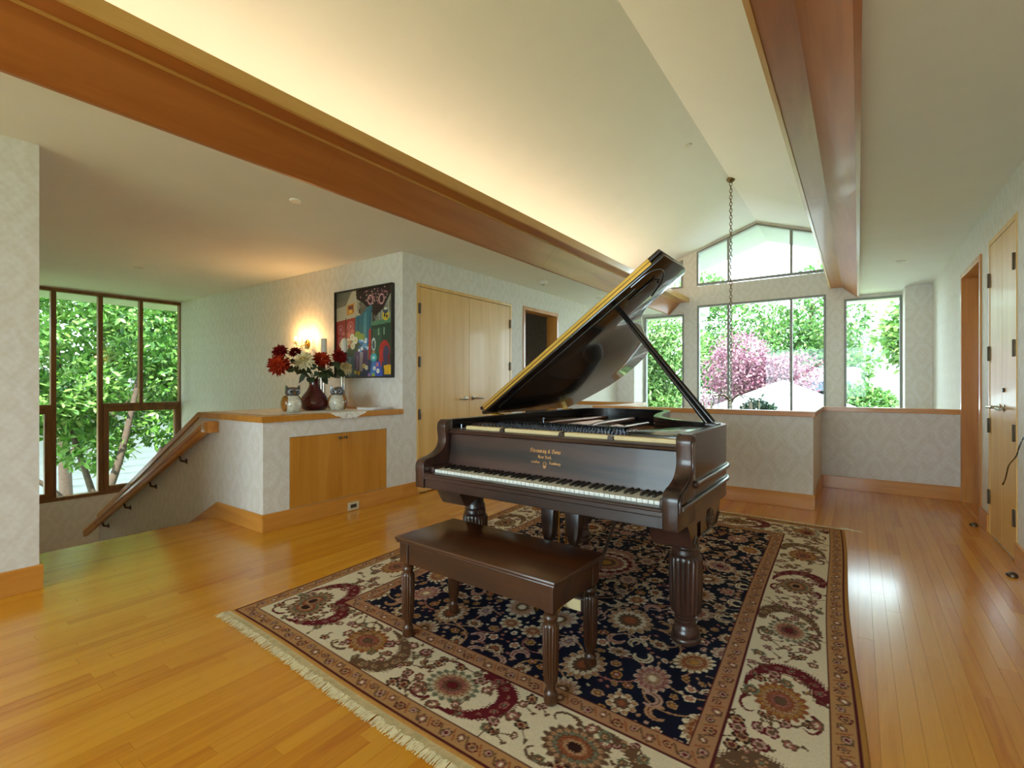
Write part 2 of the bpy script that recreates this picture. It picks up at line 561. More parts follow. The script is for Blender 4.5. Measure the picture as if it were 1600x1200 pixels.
# wall carrying the painting and the sconce
wall_box('wall_painting', [(XW, XL - 0.14, YP, YP + 0.14, -2.9, ZL + 0.1)], M['paper_y'], 'long papered wall with the painting above the stairs')
wall_box('wall_stair', [(XW, XL - 0.18, 0.60, 0.733, -2.9, ZL + 0.1)], M['paper_y'], 'papered near side wall of the staircase')
# stair window wall
WZ0, WZ1 = -0.495, 2.585
wall_box('wall_window', [(XW - 0.16, XW, 0.6, YP + 0.14, -2.9, WZ0), (XW - 0.16, XW, 0.6, YP + 0.14, WZ1, ZL + 0.1), (XW - 0.16, XW, 0.6, 0.80, WZ0, WZ1), (XW - 0.16, XW, 3.56, YP + 0.14, WZ0, WZ1)], M['paper_x'], 'papered wall below the stair window')
# gable wall around its windows
m = MB()
Yg0, Yg1 = YG, YG + 0.16
def vz(x): return RZ - SL * abs(x - RX)
GX0, GX1, GB = -2.53, -0.45, 3.09        # gable light
BX0, BX1, BT, BB = -2.52, -0.44, 2.70, -0.6
NX0, NX1 = -3.56, -2.77                  # narrow left
QX0, QX1, QT = -0.19, 0.56, 2.59         # narrow right
m.box(BX1, QX0, Yg0, Yg1, -2.9, 2.70).box(NX1, BX0, Yg0, Yg1, -2.9, 2.70)
m.box(XL - 0.14, NX0, Yg0, Yg1, -2.9, 2.70).box(QX1, XR + 0.16, Yg0, Yg1, -2.9, 2.70)
m.box(NX0, QX1, Yg0, Yg1, -2.9, BB)
m.box(NX0, NX1, Yg0, Yg1, 2.56, 2.70).box(QX0, QX1, Yg0, Yg1, QT, 2.70)
m.box(-4.0, 1.0, Yg0, Yg1, 2.7, GB - 0.02)
def strip(x0, x1):      # wall from the band up to the vault
    m.prism([(x0, GB - 0.02), (x1, GB - 0.02), (x1, vz(x1) + 0.05), (x0, vz(x0) + 0.05)], 'y', Yg0, Yg1)
strip(-2.79, GX0); strip(GX1, -0.19); strip(-4.0, -3.45); strip(0.45, 1.0)
for x0, x1 in ((GX0, RX), (RX, GX1)):
    m.prism([(x0, vz(x0) - 0.03), (x1, vz(x1) - 0.03), (x1, vz(x1) + 0.1), (x0, vz(x0) + 0.1)], 'y', Yg0, Yg1)
for x0, x1 in ((-3.45, -2.79), (-0.19, 0.45)):
    m.prism([(x0, vz(x0) - 0.05), (x1, vz(x1) - 0.05), (x1, vz(x1) + 0.1), (x0, vz(x0) + 0.1)], 'y', Yg0, Yg1)
struct(m.build('wall_gable', M['paper_y']), 'tall papered gable wall with the big windows')
# rear wall, behind the camera, with a wide window
m = MB()
m.box(XL, -3.3, YB - 0.16, YB, -0.2, 2.70).box(0.3, XR + 0.16, YB - 0.16, YB, -0.2, 2.70).box(-3.3, 0.3, YB - 0.16, YB, -0.2, 0.3)
m.prism([(-4.0, 2.7), (1.0, 2.7), (1.0, vz(1.0) + .05), (RX, RZ + .1), (-4.0, vz(-4.0) + .05)], 'y', YB - 0.16, YB)
struct(m.build('wall_rear', M['paper_y']), 'papered rear wall with a wide window')

# ---- ceilings ---------------------------------------------------------------------
struct(box(XW - 0.16, -3.04, YB - 0.1, YG, ZL, ZL + 0.09).build('ceiling', M['ceil']), 'flat plaster ceiling over the stairs and closets')
struct(box(-0.0, XR + 1.0, YB - 0.1, YG, ZR, ZR + 0.09).build('ceiling', M['ceil']), 'flat plaster ceiling along the right wall')
m = MB()
for x0, x1 in ((-4.1, RX), (RX, 1.12)):
    m.prism([(x0, vz(x0)), (x1, vz(x1)), (x1, vz(x1) + 0.12), (x0, vz(x0) + 0.12)], 'y', YB - 0.2, YG)
struct(m.build('ceiling', M['vault']), 'pale vaulted ceiling rising to a ridge')
# closing uprights at the back of the coves
struct(box(-3.78, -3.70, YB - 0.1, YG, ZL + 0.08, vz(-3.7) + 0.1).build('wall_cove', M['vault']), 'upright at the back of the left light cove')
struct(box(0.72, 0.80, YB - 0.1, YG, ZR + 0.08, vz(0.72) + 0.1).build('wall_cove', M['vault']), 'upright at the back of the right light cove')

# ---- the two long beams: sloped face, shelf and lip ---------------------------------
def beam(name, side, label):
    """side=+1: right beam (outer edge at x=0), -1: its mirror on the left"""
    g = group_empty(name, label)
    def X(v): return v if side > 0 else -3.06 - v
    zt = ZR if side > 0 else ZL
    z3 = 2.607 if side > 0 else 2.575
    ylen = [(YB, -0.9), (-0.9, 2.0), (2.0, 4.9), (4.9, 7.3), (7.3, YG)]
    for (a, b) in ylen:
        m = MB(); m.prism([(X(-0.005), z3 + 0.012), (X(-0.015), z3), (X(-0.22), 2.792), (X(-0.21), 2.815), (X(-0.005), 2.66)], 'y', a + 0.0008, b - 0.0008)
        m.build('face_board', M['beam'], g)
        box(min(X(-0.215), X(-0.365)), max(X(-0.215), X(-0.365)), a + 0.0008, b - 0.0008, 2.788, 2.806).build('shelf_board', M['beam'], g)
    box(min(X(-0.366), X(-0.392)), max(X(-0.366), X(-0.392)), YB, YG, 2.778, 2.866, 0.003).build('lip_board', M['lip'], g)
    xa, xb = sorted((X(-0.214), X(-0.226)))
    if side < 0: box(xa, xb, YB, YG, 2.776, 2.789).build('bead', M['lip'], g)
    xa, xb = sorted((X(0.012), X(-0.014)))
    box(xa, xb, YB, YG, z3 - 0.004, zt + 0.01).build('edge_strip', M['beam'], g)
    return g
beam('trim_1', 1, 'pale lit wooden ceiling beam running along the right flat ceiling')
beam('trim_2', -1, 'broad orange stained wooden ceiling beam along the left flat ceiling')

# ---- windows ------------------------------------------------------------------------
FD = 0.07
def bars_window(name, label, plane, rects, panes, bars, frame_mat, depth=0.09, off=0.03):
    """rect/bars in (u0,u1,z0,z1); plane ('y',Y) or ('x',X)"""
    g = group_empty(name, label)
    ax, pv = plane
    s = 1 if ax == 'y' else -1
    def put(nm, r, a, b, mat, bev=0.004):
        lo, hi = sorted((pv + s * a, pv + s * b))
        if ax == 'y': return box(r[0], r[1], lo, hi, r[2], r[3], bev).build(nm, mat, g)
        return box(lo, hi, r[0], r[1], r[2], r[3], bev).build(nm, mat, g)
    for nm, r in rects: put(nm, r, -0.012, depth, frame_mat)
    for nm, r in bars: put(nm, r, 0.005, depth, frame_mat)
    for r in panes: put('pane', r, off + 0.012, off + 0.018, M['glass'], 0)
    return g
def frame_rect(u0, u1, z0, z1, w=0.035):
    return [('frame_stile', (u0, u0 + w, z0, z1)), ('frame_stile', (u1 - w, u1, z0, z1)), ('frame_rail', (u0 + w, u1 - w, z1 - w, z1)), ('frame_rail', (u0 + w, u1 - w, z0, z0 + w))]
W = 0.035
MX1, MX2 = -1.966, -0.95
# big window
bars_window('window_1', 'wide three pane window under the gable light', ('y', YG), frame_rect(BX0, BX1, BB, BT),
            [(BX0 + W, MX1 - .02, BB + W, BT - W), (MX1 + .02, MX2 - .02, BB + W, BT - W), (MX2 + .02, BX1 - W, BB + W, BT - W)],
            [('mullion', (MX1 - .02, MX1 + .02, BB + W, BT - W)), ('mullion', (MX2 - .02, MX2 + .02, BB + W, BT - W))], M['frame'])
# narrow windows
bars_window('window_2', 'tall narrow window beside the papered pier on the right', ('y', YG), frame_rect(QX0, QX1, BB, QT), [(QX0 + W, QX1 - W, BB + W, QT - W)], [], M['frame'])
bars_window('window_3', 'tall narrow window partly behind the raised piano lid', ('y', YG), frame_rect(NX0, NX1, BB, 2.56), [(NX0 + W, NX1 - W, BB + W, 2.56 - W)], [], M['frame'])
# gable light and its two small neighbours: sloped heads
def sloped(name, label, x0, x1, zb, muls, drop=0.03):
    g = group_empty(name, label)
    xs = sorted(set([x0, x1] + ([RX] if x0 < RX < x1 else [])))
    top = lambda x: vz(x) - drop
    y0, y1 = YG - 0.012, YG + 0.09
    box(x0, x1, y0, y1, zb, zb + W).build('frame_rail', M['frame'], g)
    for a, b in zip(xs[:-1], xs[1:]):
        MB().prism([(a, top(a) - W), (b, top(b) - W), (b, top(b)), (a, top(a))], 'y', y0, y1).build('frame_rail', M['frame'], g)
    for a, b in ((x0, x0 + W), (x1 - W, x1)):
        MB().prism([(a, zb + W), (b, zb + W), (b, top(b) - W), (a, top(a) - W)], 'y', y0, y1).build('frame_stile', M['frame'], g)
    for mx in muls:
        MB().prism([(mx - .02, zb + W), (mx + .02, zb + W), (mx + .02, top(mx + .02) - W), (mx - .02, top(mx - .02) - W)], 'y', YG + 0.005, y1).build('mullion', M['frame'], g)
    ed = [x0 + W] + [v for q in muls for v in (q - .02, q + .02)] + [x1 - W]
    for a, b in zip(ed[0::2], ed[1::2]):
        pts = [(a, zb + W), (b, zb + W), (b, top(b) - W)]
        if a < RX < b: pts.append((RX, top(RX) - W))
        pts.append((a, top(a) - W))
        MB().prism(pts, 'y', YG + 0.042, YG + 0.048).build('pane', M['glass'], g)
    return g
sloped('window_4', 'gable light with a peaked head below the ridge', GX0, GX1, GB, [MX1, MX2])
sloped('window_5', 'small clerestory window above the left beam', -3.45, -2.79, GB - 0.02, [], 0.05)
sloped('window_6', 'small clerestory window above the right beam', -0.19, 0.45, GB - 0.02, [], 0.05)
# stair window
g = bars_window('window_7', 'brown framed stair window of many panes facing the shrub', ('x', XW),
    [('frame_stile', (0.80, 0.85, WZ0, WZ1)), ('frame_stile', (3.515, 3.56, WZ0, WZ1)), ('frame_rail', (0.85, 3.515, WZ1 - .045, WZ1)), ('frame_rail', (0.85, 3.515, WZ0, WZ0 + .05))],
    [(0.85, 1.89, .9, WZ1 - .045), (0.96, 1.83, WZ0 + .11, .78), (1.95, 2.425, WZ0 + .05, WZ1 - .045), (2.485, 2.95, .9, WZ1 - .045), (3.0, 3.515, .9, WZ1 - .045), (2.56, 3.44, WZ0 + .11, .78)],
    [('mullion', (1.89, 1.95, WZ0 + .05, WZ1 - .045)), ('mullion', (2.425, 2.485, WZ0 + .05, WZ1 - .045)), ('mullion', (2.95, 3.0, .9, WZ1 - .045)), ('transom', (2.485, 3.515, .84, .9)), ('transom', (0.85, 1.89, .84, .9))], M['frame_wood'])
for (a, b) in ((2.485, 3.515), (0.885, 1.89)):
    for nm, r in frame_rect(a, b, WZ0 + .05, .84, 0.07):
        box(XW - 0.07, XW + 0.008, r[0], r[1], r[2], r[3], 0.005).build('sash', M['frame_wood'], g)
# rear window
bars_window('window_8', 'wide window in the rear wall', ('y', YB - 0.16), frame_rect(-3.3, 0.3, 0.3, 2.7, 0.06),
    [(-3.24, -2.12, .36, 2.64), (-2.08, -0.92, .36, 2.64), (-0.88, .24, .36, 2.64)], [('mullion', (-2.12, -2.08, .36, 2.64)), ('mullion', (-0.92, -0.88, .36, 2.64))], M['frame'])

# ---- doors -----------------------------------------------------------------------------
def lever(parent, x, y, z, dx, dy):
    """lever handle on a face looking along dx; the lever reaches dy along y"""
    m = MB()
    m.lathe([(0.0, 0), (0.026, 0), (0.026, 0.006), (0.012, 0.01), (0.011, 0.045), (0.0, 0.045)], 16, M=Matrix.Translation((x, y, z)) @ Matrix.Rotation(PI / 2 * dx, 4, 'Y'))
    m.tube([(x + dx * 0.04, y, z), (x + dx * 0.048, y + dy * 0.03, z), (x + dx * 0.048, y + dy * 0.15, z - 0.004)], [0.013, 0.013, 0.010], 8)
    return m.build('lever_handle', M['nickel'], parent, 40)
def hinge(parent, x, y, z, dx):
    m = MB().box(min(x, x + dx * 0.004), max(x, x + dx * 0.004), y - 0.02, y + 0.02, z - 0.056, z + 0.056, 0.001)
    m.tube([(x + dx * 0.007, y, z - 0.058), (x + dx * 0.007, y, z + 0.058)], 0.007, 8)
    return m.build('hinge', M['bronze'], parent, 40)
HZ = (2.028, 1.443, 0.868, 0.296)
def closet(name, label, X, dx, y0, y1, h, mid, leverside=True):
    g = group_empty(name, label)
    fw = 0.035
    a = lambda u, v: (min(X + dx * u, X + dx * v), max(X + dx * u, X + dx * v))
    f0 = a(-0.10, 0.006)
    for nm, (p, q, r, s) in (('door_jamb', (y0, y0 + fw, 0, h)), ('door_jamb', (y1 - fw, y1, 0, h)), ('door_head', (y0 + fw, y1 - fw, h - fw, h))):
        box(*f0, p, q, r, s, 0.002).build(nm, M['door'], g)
    lf = a(-0.04, 0.002)
    for k, (p, q) in enumerate(((y0 + fw + .004, mid - .002), (mid + .002, y1 - fw - .004))):
        d = box(*lf, p, q, 0.012, h - fw - 0.005, 0.0015).build('door_leaf', M['door'], g)
        yh = p - 0.002 if k == 0 else q + 0.002
        for z in HZ: hinge(d, X + dx * 0.006, yh, z, dx)
        lever(d, X + dx * 0.002, mid + (-0.07 if k == 0 else 0.07), 1.025, dx, -1 if k == 0 else 1)
    box(*a(-0.09, -0.07), y0 + fw, y1 - fw, 0, h - fw).build('stop_panel', M['door'], g)
    return g
closet('door_1', 'wide pair of flush pale wood closet doors with lever handles', XL, 1, LC0, LC1, LCH, 4.613)
gd = closet('door_2', 'narrow pair of flush pale wood closet doors with dark hinges', XR, -1, RC0, RC1, RCH, 5.02)
leaf0 = [c for c in gd.children if c.name.startswith('door_leaf')][0]
MB().lathe([(0, 0), (0.016, 0), (0.016, 0.012), (0, 0.012)], 14, M=Matrix.Translation((XR - 0.002, 4.95, 1.155)) @ Matrix.Rotation(-PI / 2, 4, 'Y')).build('key_lock', M['bronze'], leaf0, 40)
def doorway(name, label, X, dx, y0, y1, h, wall_t, deep):
    g = group_empty(name, label)
    fw = 0.05
    a = lambda u, v: (min(X + dx * u, X + dx * v), max(X + dx * u, X + dx * v))
    f0 = a(-wall_t - 0.02, 0.012)
    box(*f0, y0, y0 + fw, 0, h, 0.003).build('door_jamb', M['trim_z'], g)
    box(*f0, y1 - fw, y1, 0, h, 0.003).build('door_jamb', M['trim_z'], g)
    box(*f0, y0 + fw, y1 - fw, h - fw, h, 0.003).build('door_head', M['trim_x'], g)
    box(*a(-wall_t - 0.02, -0.0005), y0 + fw, y1 - fw, -0.004, 0.0025, 0.001).build('threshold', M['trim'], g)
    return g
g3 = doorway('door_3', 'open doorway with orange wooden jambs beside the low wall', XR, -1, RD0, RD1, RDH, 0.16, 0.1)
box(XR + 0.12, XR + 0.16, RD0 + .052, RD1 - .052, 0.01, RDH - .052, 0.002).build('door_leaf', M['trim_z'], g3)
g4 = doorway('door_4', 'open doorway with wooden frame next to the wide closet doors', XL, 1, LD0, LD1, LDH, 0.14, 0.1)
box(XL - 0.20, XL - 0.162, LD1 - 0.02, LD1 + 0.80, 0.01, LDH - 0.06, 0.002).build('door_leaf', M['trim_z'], g4)

# ---- low walls by the stairwell void ------------------------------------------------------
PY0, PY1, PXa, PXb = 5.45, 6.75, -2.63, -0.35
T = 0.12
m = MB()
m.box(PXa, PXb, PY0, PY0 + T, -2.9, CAP_B)
m.box(PXb - T, PXb, PY0 + T, PY1 + T, -2.9, CAP_B).box(PXa, PXa + T, PY0 + T, PY1 + T, -2.9, CAP_B)
m.box(PXb, XR, PY1, PY1 + T, -2.9, CAP_B).box(XL, PXa, PY1, PY1 + T, -2.9, CAP_B)
struct(m.build('wall_low', M['paper_y']), 'low papered wall around the open stairwell')
g = group_empty('trim_3', 'wooden capping board along the low wall')
o_ = 0.018
box(PXa - o_, PXb + o_, PY0 - o_, PY0 + T + o_, CAP_B, CAP_T, 0.003).build('cap_board', M['trim_x'], g)
box(PXb - T - o_, PXb + o_, PY0 + T + o_, PY1 - o_, CAP_B, CAP_T, 0.003).build('cap_board', M['trim'], g)
box(PXa - o_, PXa + T + o_, PY0 + T + o_, PY1 - o_, CAP_B, CAP_T, 0.003).build('cap_board', M['trim'], g)
box(PXb - T - o_, XR - 0.001, PY1 - o_, PY1 + T + o_, CAP_B, CAP_T, 0.003).build('cap_board', M['trim_x'], g)
box(XL + 0.001, PXa + T + o_, PY1 - o_, PY1 + T + o_, CAP_B, CAP_T, 0.003).build('cap_board', M['trim_x'], g)

# ---- baseboards -----------------------------------------------------------------------------
def baseboard(name, segs, label):
    g = group_empty(name, label)
    for (x0, x1, y0, y1) in segs:
        box(x0, x1, y0, y1, 0.0005, BASE_H, 0.002).build('board', M['trim'] if abs(y1 - y0) > abs(x1 - x0) else M['trim_x'], g)
BT_ = 0.016
baseboard('baseboard_low_wall', [(PXa - BT_, PXb + BT_, PY0 - BT_, PY0), (PXb, PXb + BT_, PY0, PY1 - BT_), (PXa - BT_, PXa, PY0, PY1 - BT_), (PXb, XR, PY1 - BT_, PY1), (XL, PXa, PY1 - BT_, PY1)], 'wooden baseboard along the low wall')
baseboard('baseboard_right', [(XR - BT_, XR, YB, RC0), (XR - BT_, XR, RC1, RD0)], 'wooden baseboard along the right wall')
baseboard('baseboard_left', [(XL, XL + BT_, YB, 0.733 + BT_), (XL - 0.196, XL, 0.733, 0.733 + BT_), (XL, XL + BT_, 3.533, LC0), (XL, XL + BT_, LC1, LD0)], 'wooden baseboard along the left wall')

# ---- the stairs down to the landing ------------------------------------------------------------
g = group_empty('stairs', 'wooden stairs going down beside the papered guard wall')
M['tread'] = wood('stair_tread', srgb(190, 122, 44), srgb(214, 150, 66), 'y', 0.7, 0.3, 0.2)
for k in range(8):
    z = -0.172 * (k + 1); x1 = XS - 0.33 * k
    box(x1 - 0.36, x1, 0.734, YS - 0.001, z - 0.03, z, 0.004).build('tread', M['tread'], g)
    box(x1 - 0.015, x1, 0.734, YS - 0.001, z, z + 0.172 - (0.0225 if k == 0 else 0.03)).build('riser', M['tread'], g)
box(XW, XS - 0.33 * 8, 0.734, YP - 0.001, -1.58, -1.549).build('landing', M['tread'], g)
# guard wall with sloping cap
m = MB()
m.prism([(-5.05, -2.9), (-5.05, CAP_B), (-5.06, CAP_B), (-7.985, CAP_B - 1.416), (-7.985, -2.9)], 'y', YS, YS + 0.12)
struct(m.build('wall_guard', M['paper_y']), 'papered guard wall sloping down with the stairs')
g = group_empty('trim_4', 'sloping wooden cap on the stair guard wall')
MB().prism([(-5.06, CAP_B), (-5.06, CAP_T), (-5.07, CAP_T), (-8.0, CAP_T - 1.418), (-8.0, CAP_T - 1.475)], 'y', YS - 0.016, YS + 0.136, 0.002).build('cap_board', M['trim_x'], g)
g = group_empty('baseboard_stair', 'wooden skirting stepping down with the stairs')
MB().prism([(XL + BT_, 0.0005), (XL + BT_, BASE_H), (-4.69, BASE_H), (-4.69, 0.0005)], 'y', YS - BT_, YS, 0.0015).build('board', M['trim_x'], g)
MB().prism([(-4.69, BASE_H), (-4.69, -0.03), (-7.6, -1.46), (-7.6, -1.27)], 'y', YS - BT_, YS, 0.0015).build('board', M['trim_x'], g)
# handrail on the guard wall
hr = thing('stair_handrail', 'square wooden handrail on brackets down the guard wall', 'handrail')
sl = (0.84 + 0.72) / (-4.76 + 8.24)
def hz(x): return 0.84 + (x + 4.76) * sl
MB().prism([(-4.76, hz(-4.76) - 0.075), (-4.76, hz(-4.76) + 0.022), (-8.24, hz(-8.24) + 0.022), (-8.24, hz(-8.24) - 0.075)], 'y', YS - 0.095, YS - 0.045, 0.008).build('rail', M['trim_x'], hr, 30)
MB().prism([(-4.76, hz(-4.76) - 0.026), (-4.76, hz(-4.76) - 0.010), (-8.24, hz(-8.24) - 0.010), (-8.24, hz(-8.24) - 0.026)], 'y', YS - 0.099, YS - 0.094).build('groove_strip', M['beam'], hr)
box(-4.80, -4.67, YS - 0.10, YS - 0.0005, 0.765, 0.868, 0.012).build('end_block', M['trim_x'], hr, 30)
for x in (-5.35, -6.1, -6.85, -7.6):
    MB().tube([(x, YS - 0.013, hz(x) - 0.13), (x, YS - 0.05, hz(x) - 0.12), (x, YS - 0.07, hz(x) - 0.05)], 0.011, 8).box(x - .02, x + .02, YS - 0.006, YS - 0.0005, hz(x) - 0.155, hz(x) - 0.105, 0.002).tube([(x, YS - .004, hz(x) - .13), (x, YS - .014, hz(x) - .13)], 0.011, 8).build('bracket', M['bronze'], hr, 50)

# ---- lower level below the void --------------------------------------------------------------
struct(box(XW, XR + .16, YB, YG, -3.0, -2.9).build('floor', M['tread']), 'floor of the lower level below the void')

# =================================================================== THE PIANO
M['rose'] = wood('polished_rosewood', srgb(26, 14, 11), srgb(80, 50, 40), 'x', 0.55, 0.34, 0.15, contrast=(0.34, 0.68))
M['rose_y'] = wood('polished_rosewood_side', srgb(26, 14, 11), srgb(80, 50, 40), 'y', 0.5, 0.28, 0.4, contrast=(0.3, 0.75))
M['rose_z'] = wood('turned_rosewood', srgb(26, 14, 11), srgb(80, 50, 40), 'z', 0.8, 0.3, 0.3)
M['ebony'] = plain('ebonised_lacquer', srgb(26, 22, 22), 0.22, coat=0.5, var=0.1, nscale=4)
M['ivory'] = plain('ivory_keys', srgb(240, 238, 230), 0.3, coat=0.2, var=0.02)
M['black_key'] = plain('ebony_keys', srgb(20, 17, 16), 0.3, coat=0.3)
M['gold'] = plain('gold_leaf_lettering', srgb(208, 150, 84), 0.4, 0.4)
M['felt'] = plain('cream_felt_wood', srgb(214, 190, 140), 0.6)
M['iron'] = plain('bronzed_iron_plate', srgb(58, 50, 46), 0.35, 0.6, var=0.2, nscale=30)
M['copper'] = plain('bronze_painted_strut', srgb(146, 92, 56), 0.35, 0.5)
M['board'] = wood('soundboard_spruce', srgb(150, 92, 48), srgb(176, 116, 66), 'y', 0.6, 0.4, 0.2)
M['steel'] = plain('tuning_pin_steel', srgb(150, 156, 170), 0.25, 0.95)
M['string'] = plain('copper_wound_string', srgb(170, 120, 84), 0.35, 0.9)

PA = math.radians(-0.6)
piano = thing('grand_piano', 'dark rosewood grand piano with raised lid standing on the patterned rug', 'piano', (-1.27, 1.875, 0.010), PA)
HW = 0.715
ZB, ZT = 0.625, 0.985         # bottom and top of the rim
right = [(0.715, 0.19), (0.715, 0.5), (0.715, 0.76)]
bent = catmull([(0.715, 0.76, 0), (0.700, 0.845, 0), (0.640, 0.905, 0), (0.52, 0.935, 0), (0.42, 0.985, 0), (0.31, 1.10, 0), (0.235, 1.23, 0), (0.165, 1.45, 0), (0.125, 1.65, 0), (0.085, 1.85, 0), (0.015, 1.975, 0), (-0.11, 2.035, 0), (-0.30, 2.05, 0), (-0.48, 2.04, 0), (-0.62, 1.98, 0), (-0.695, 1.88, 0), (-0.715, 1.76, 0)], 4)
outline = right[:-1] + [(p.x, p.y) for p in bent] + [(-0.715, 1.2), (-0.715, 0.6), (-0.715, 0.19)]
def inset(pts, d):
    """open polyline shifted inwards (to the left of travel)"""
    out = []
    n = len(pts)
    for i, p in enumerate(pts):
        a = Vector(pts[max(i - 1, 0)]); b = Vector(pts[min(i + 1, n - 1)])
        t = (b - a).normalized()
        out.append((p[0] - t.y * d, p[1] + t.x * d))
    return out
def rim_wall(mb, outer, inner, z0, z1, mi=0):
    bm = mb.bm
    n = len(outer)
    vs = []
    for (o, i) in zip(outer, inner):
        vs.append([bm.verts.new((o[0], o[1], z0)), bm.verts.new((o[0], o[1], z1)), bm.verts.new((i[0], i[1], z1)), bm.verts.new((i[0], i[1], z0))])
    for k in range(n - 1):
        for a in range(4):
            b = (a + 1) % 4
            f = bm.faces.new((vs[k][a], vs[k + 1][a], vs[k + 1][b], vs[k][b])); f.material_index = mi
    bm.faces.new(vs[0]); bm.faces.new(vs[-1][::-1])
    bmesh.ops.recalc_face_normals(bm, faces=bm.faces)
mb = MB(); rim_wall(mb, outline, inset(outline, 0.045), ZB, ZT)
rim = mb.build('rim', M['rose_y'], piano, 35)
# black inner liner of the rim
mb = MB(); rim_wall(mb, inset(outline, 0.0452), inset(outline, 0.052), ZB + 0.1, ZT - 0.004)
mb.build('rim_liner', M['ebony'], rim, 35)
# half-round mouldings along the outside of the rim
def moulding(z, start):
    path = [(p[0] + 0.004, p[1], z) for p in outline if p[1] > start]
    o = inset([(p[0], p[1]) for p in path], -0.004)
    pts = [Vector((max(-0.72, q[0]), q[1], z)) for q in o]
    y0 = start
    pts = [Vector((0.722, y0, z))] + pts
    return MB().tube(pts, 0.0095, 8)
moulding(0.775, 0.215).build('side_moulding', M['rose_y'], rim, 60)
moulding(0.712, 0.02).build('side_moulding', M['rose_y'], rim, 60)
for x in (0.72, ):
    MB().lathe([(0, 0), (0.016, 0), (0.018, 0.006), (0.012, 0.016), (0.006, 0.02), (0, 0.021)], 16, M=Matrix.Translation((x - .004, 0.215, 0.775)) @ Matrix.Rotation(PI / 2, 4, 'Y')).build('boss', M['rose_z'], rim, 50)

# key bed, key slip, cheek blocks
box(-HW + 0.002, HW - 0.002, 0.012, 0.72, ZB, 0.672, 0.003).build('key_bed', M['rose'], piano)
box(-HW + 0.05, HW - 0.05, 0.004, 0.055, 0.672, 0.708, 0.004).build('key_slip', M['rose'], piano)
box(-HW + 0.06, HW - 0.06, -0.002, 0.02, 0.692, 0.706, 0.006).build('key_slip_bead', M['rose'], piano)
# scrolled arms: side profile (y,z)
arm = catmull([(0.22, ZT, 0), (0.185, 0.980, 0), (0.166, 0.955, 0), (0.170, 0.91, 0), (0.172, 0.87, 0), (0.160, 0.835, 0), (0.130, 0.808, 0), (0.085, 0.790, 0), (0.045, 0.782, 0), (0.012, 0.770, 0), (-0.001, 0.745, 0), (0.0, 0.71, 0)], 4)
prof = [(p.x, p.y) for p in arm] + [(0.0, ZB), (0.23, ZB), (0.23, ZT)]
for s in (-1, 1):
    xa, xb = sorted((s * (HW + 0.001), s * (HW - 0.062)))
    a = MB().prism(prof, 'x', xa, xb, 0.004).build('arm', M['rose_z'], piano, 40)
    xa, xb = sorted((s * (HW + 0.001), s * (HW + 0.009)))
    face = [(p.x + 0.012, p.y - 0.012) for p in arm][4:]
    # raised bead following the scroll on the outer face
    MB().tube([(s * (HW + 0.003), q[0], q[1]) for q in face], 0.006, 6).build('scroll_bead', M['rose_z'], a, 60)
    for (yy, zz) in ((0.20, 0.962), (0.030, 0.748)):
        MB().lathe([(0, 0), (0.013, 0), (0.013, 0.006), (0.006, 0.010), (0, 0.011)], 14, M=Matrix.Translation((s * HW, yy, zz)) @ Matrix.Rotation(s * PI / 2, 4, 'Y')).build('boss', M['rose_z'], a, 50)
    xa, xb = sorted((s * (HW - 0.062), s * 0.6265))
    box(xa, xb, 0.050, 0.20, 0.672, 0.735, 0.004).build('key_block', M['rose'], piano)

# keys: 52 naturals and 36 sharps
KW = 1.25 / 52
wk = bpy.data.meshes.new('white_key'); b_ = bmesh.new()
mbk = MB().box(-KW / 2 + 0.0010, KW / 2 - 0.0010, 0.058, 0.23, 0.702, 0.722, 0.0012, seg=1); mbk.bm.to_mesh(wk); wk.materials.append(M['ivory'])
bk = bpy.data.meshes.new('black_key')
mbk = MB().prism([(0.108, 0.718), (0.114, 0.733), (0.23, 0.735), (0.23, 0.718)], 'x', -0.0052, 0.0052, 0.0012, seg=1); mbk.bm.to_mesh(bk); bk.materials.append(M['black_key'])
for i in range(52):
    o = bpy.data.objects.new('white_key', wk); o.parent = piano; o.location = (-0.625 + (i + 0.5) * KW, 0, 0); COL.objects.link(o)
    # A B | C D E F G A B ...
    n = (i + 5) % 7      # 0=C
    if n in (0, 1, 3, 4, 5) and i < 51:
        off = {0: -0.002, 1: 0.002, 3: -0.003, 4: 0, 5: 0.003}[n]
        o = bpy.data.objects.new('black_key', bk); o.parent = piano; o.location = (-0.625 + (i + 1) * KW + off, 0, 0); COL.objects.link(o)

# fallboard (open, leaning back) with the gold lettering
FB0, FB1 = (0.196, 0.728), (0.226, 0.905)      # (y,z) bottom, top of its face
fall = MB().prism([FB0, FB1, (FB1[0] + 0.02, FB1[1]), (FB0[0] + 0.03, FB0[1] - 0.01)], 'x', -HW + 0.062, HW - 0.062).build('fallboard', M['rose'], piano)
MB().prism([(0.205, 0.905), (0.198, 0.912), (0.203, 0.920), (0.212, 0.924), (0.214, 0.931), (0.30, 0.931), (0.30, 0.905)], 'x', -HW + 0.045, HW - 0.045).build('fallboard_ledge', M['rose'], piano, 30)

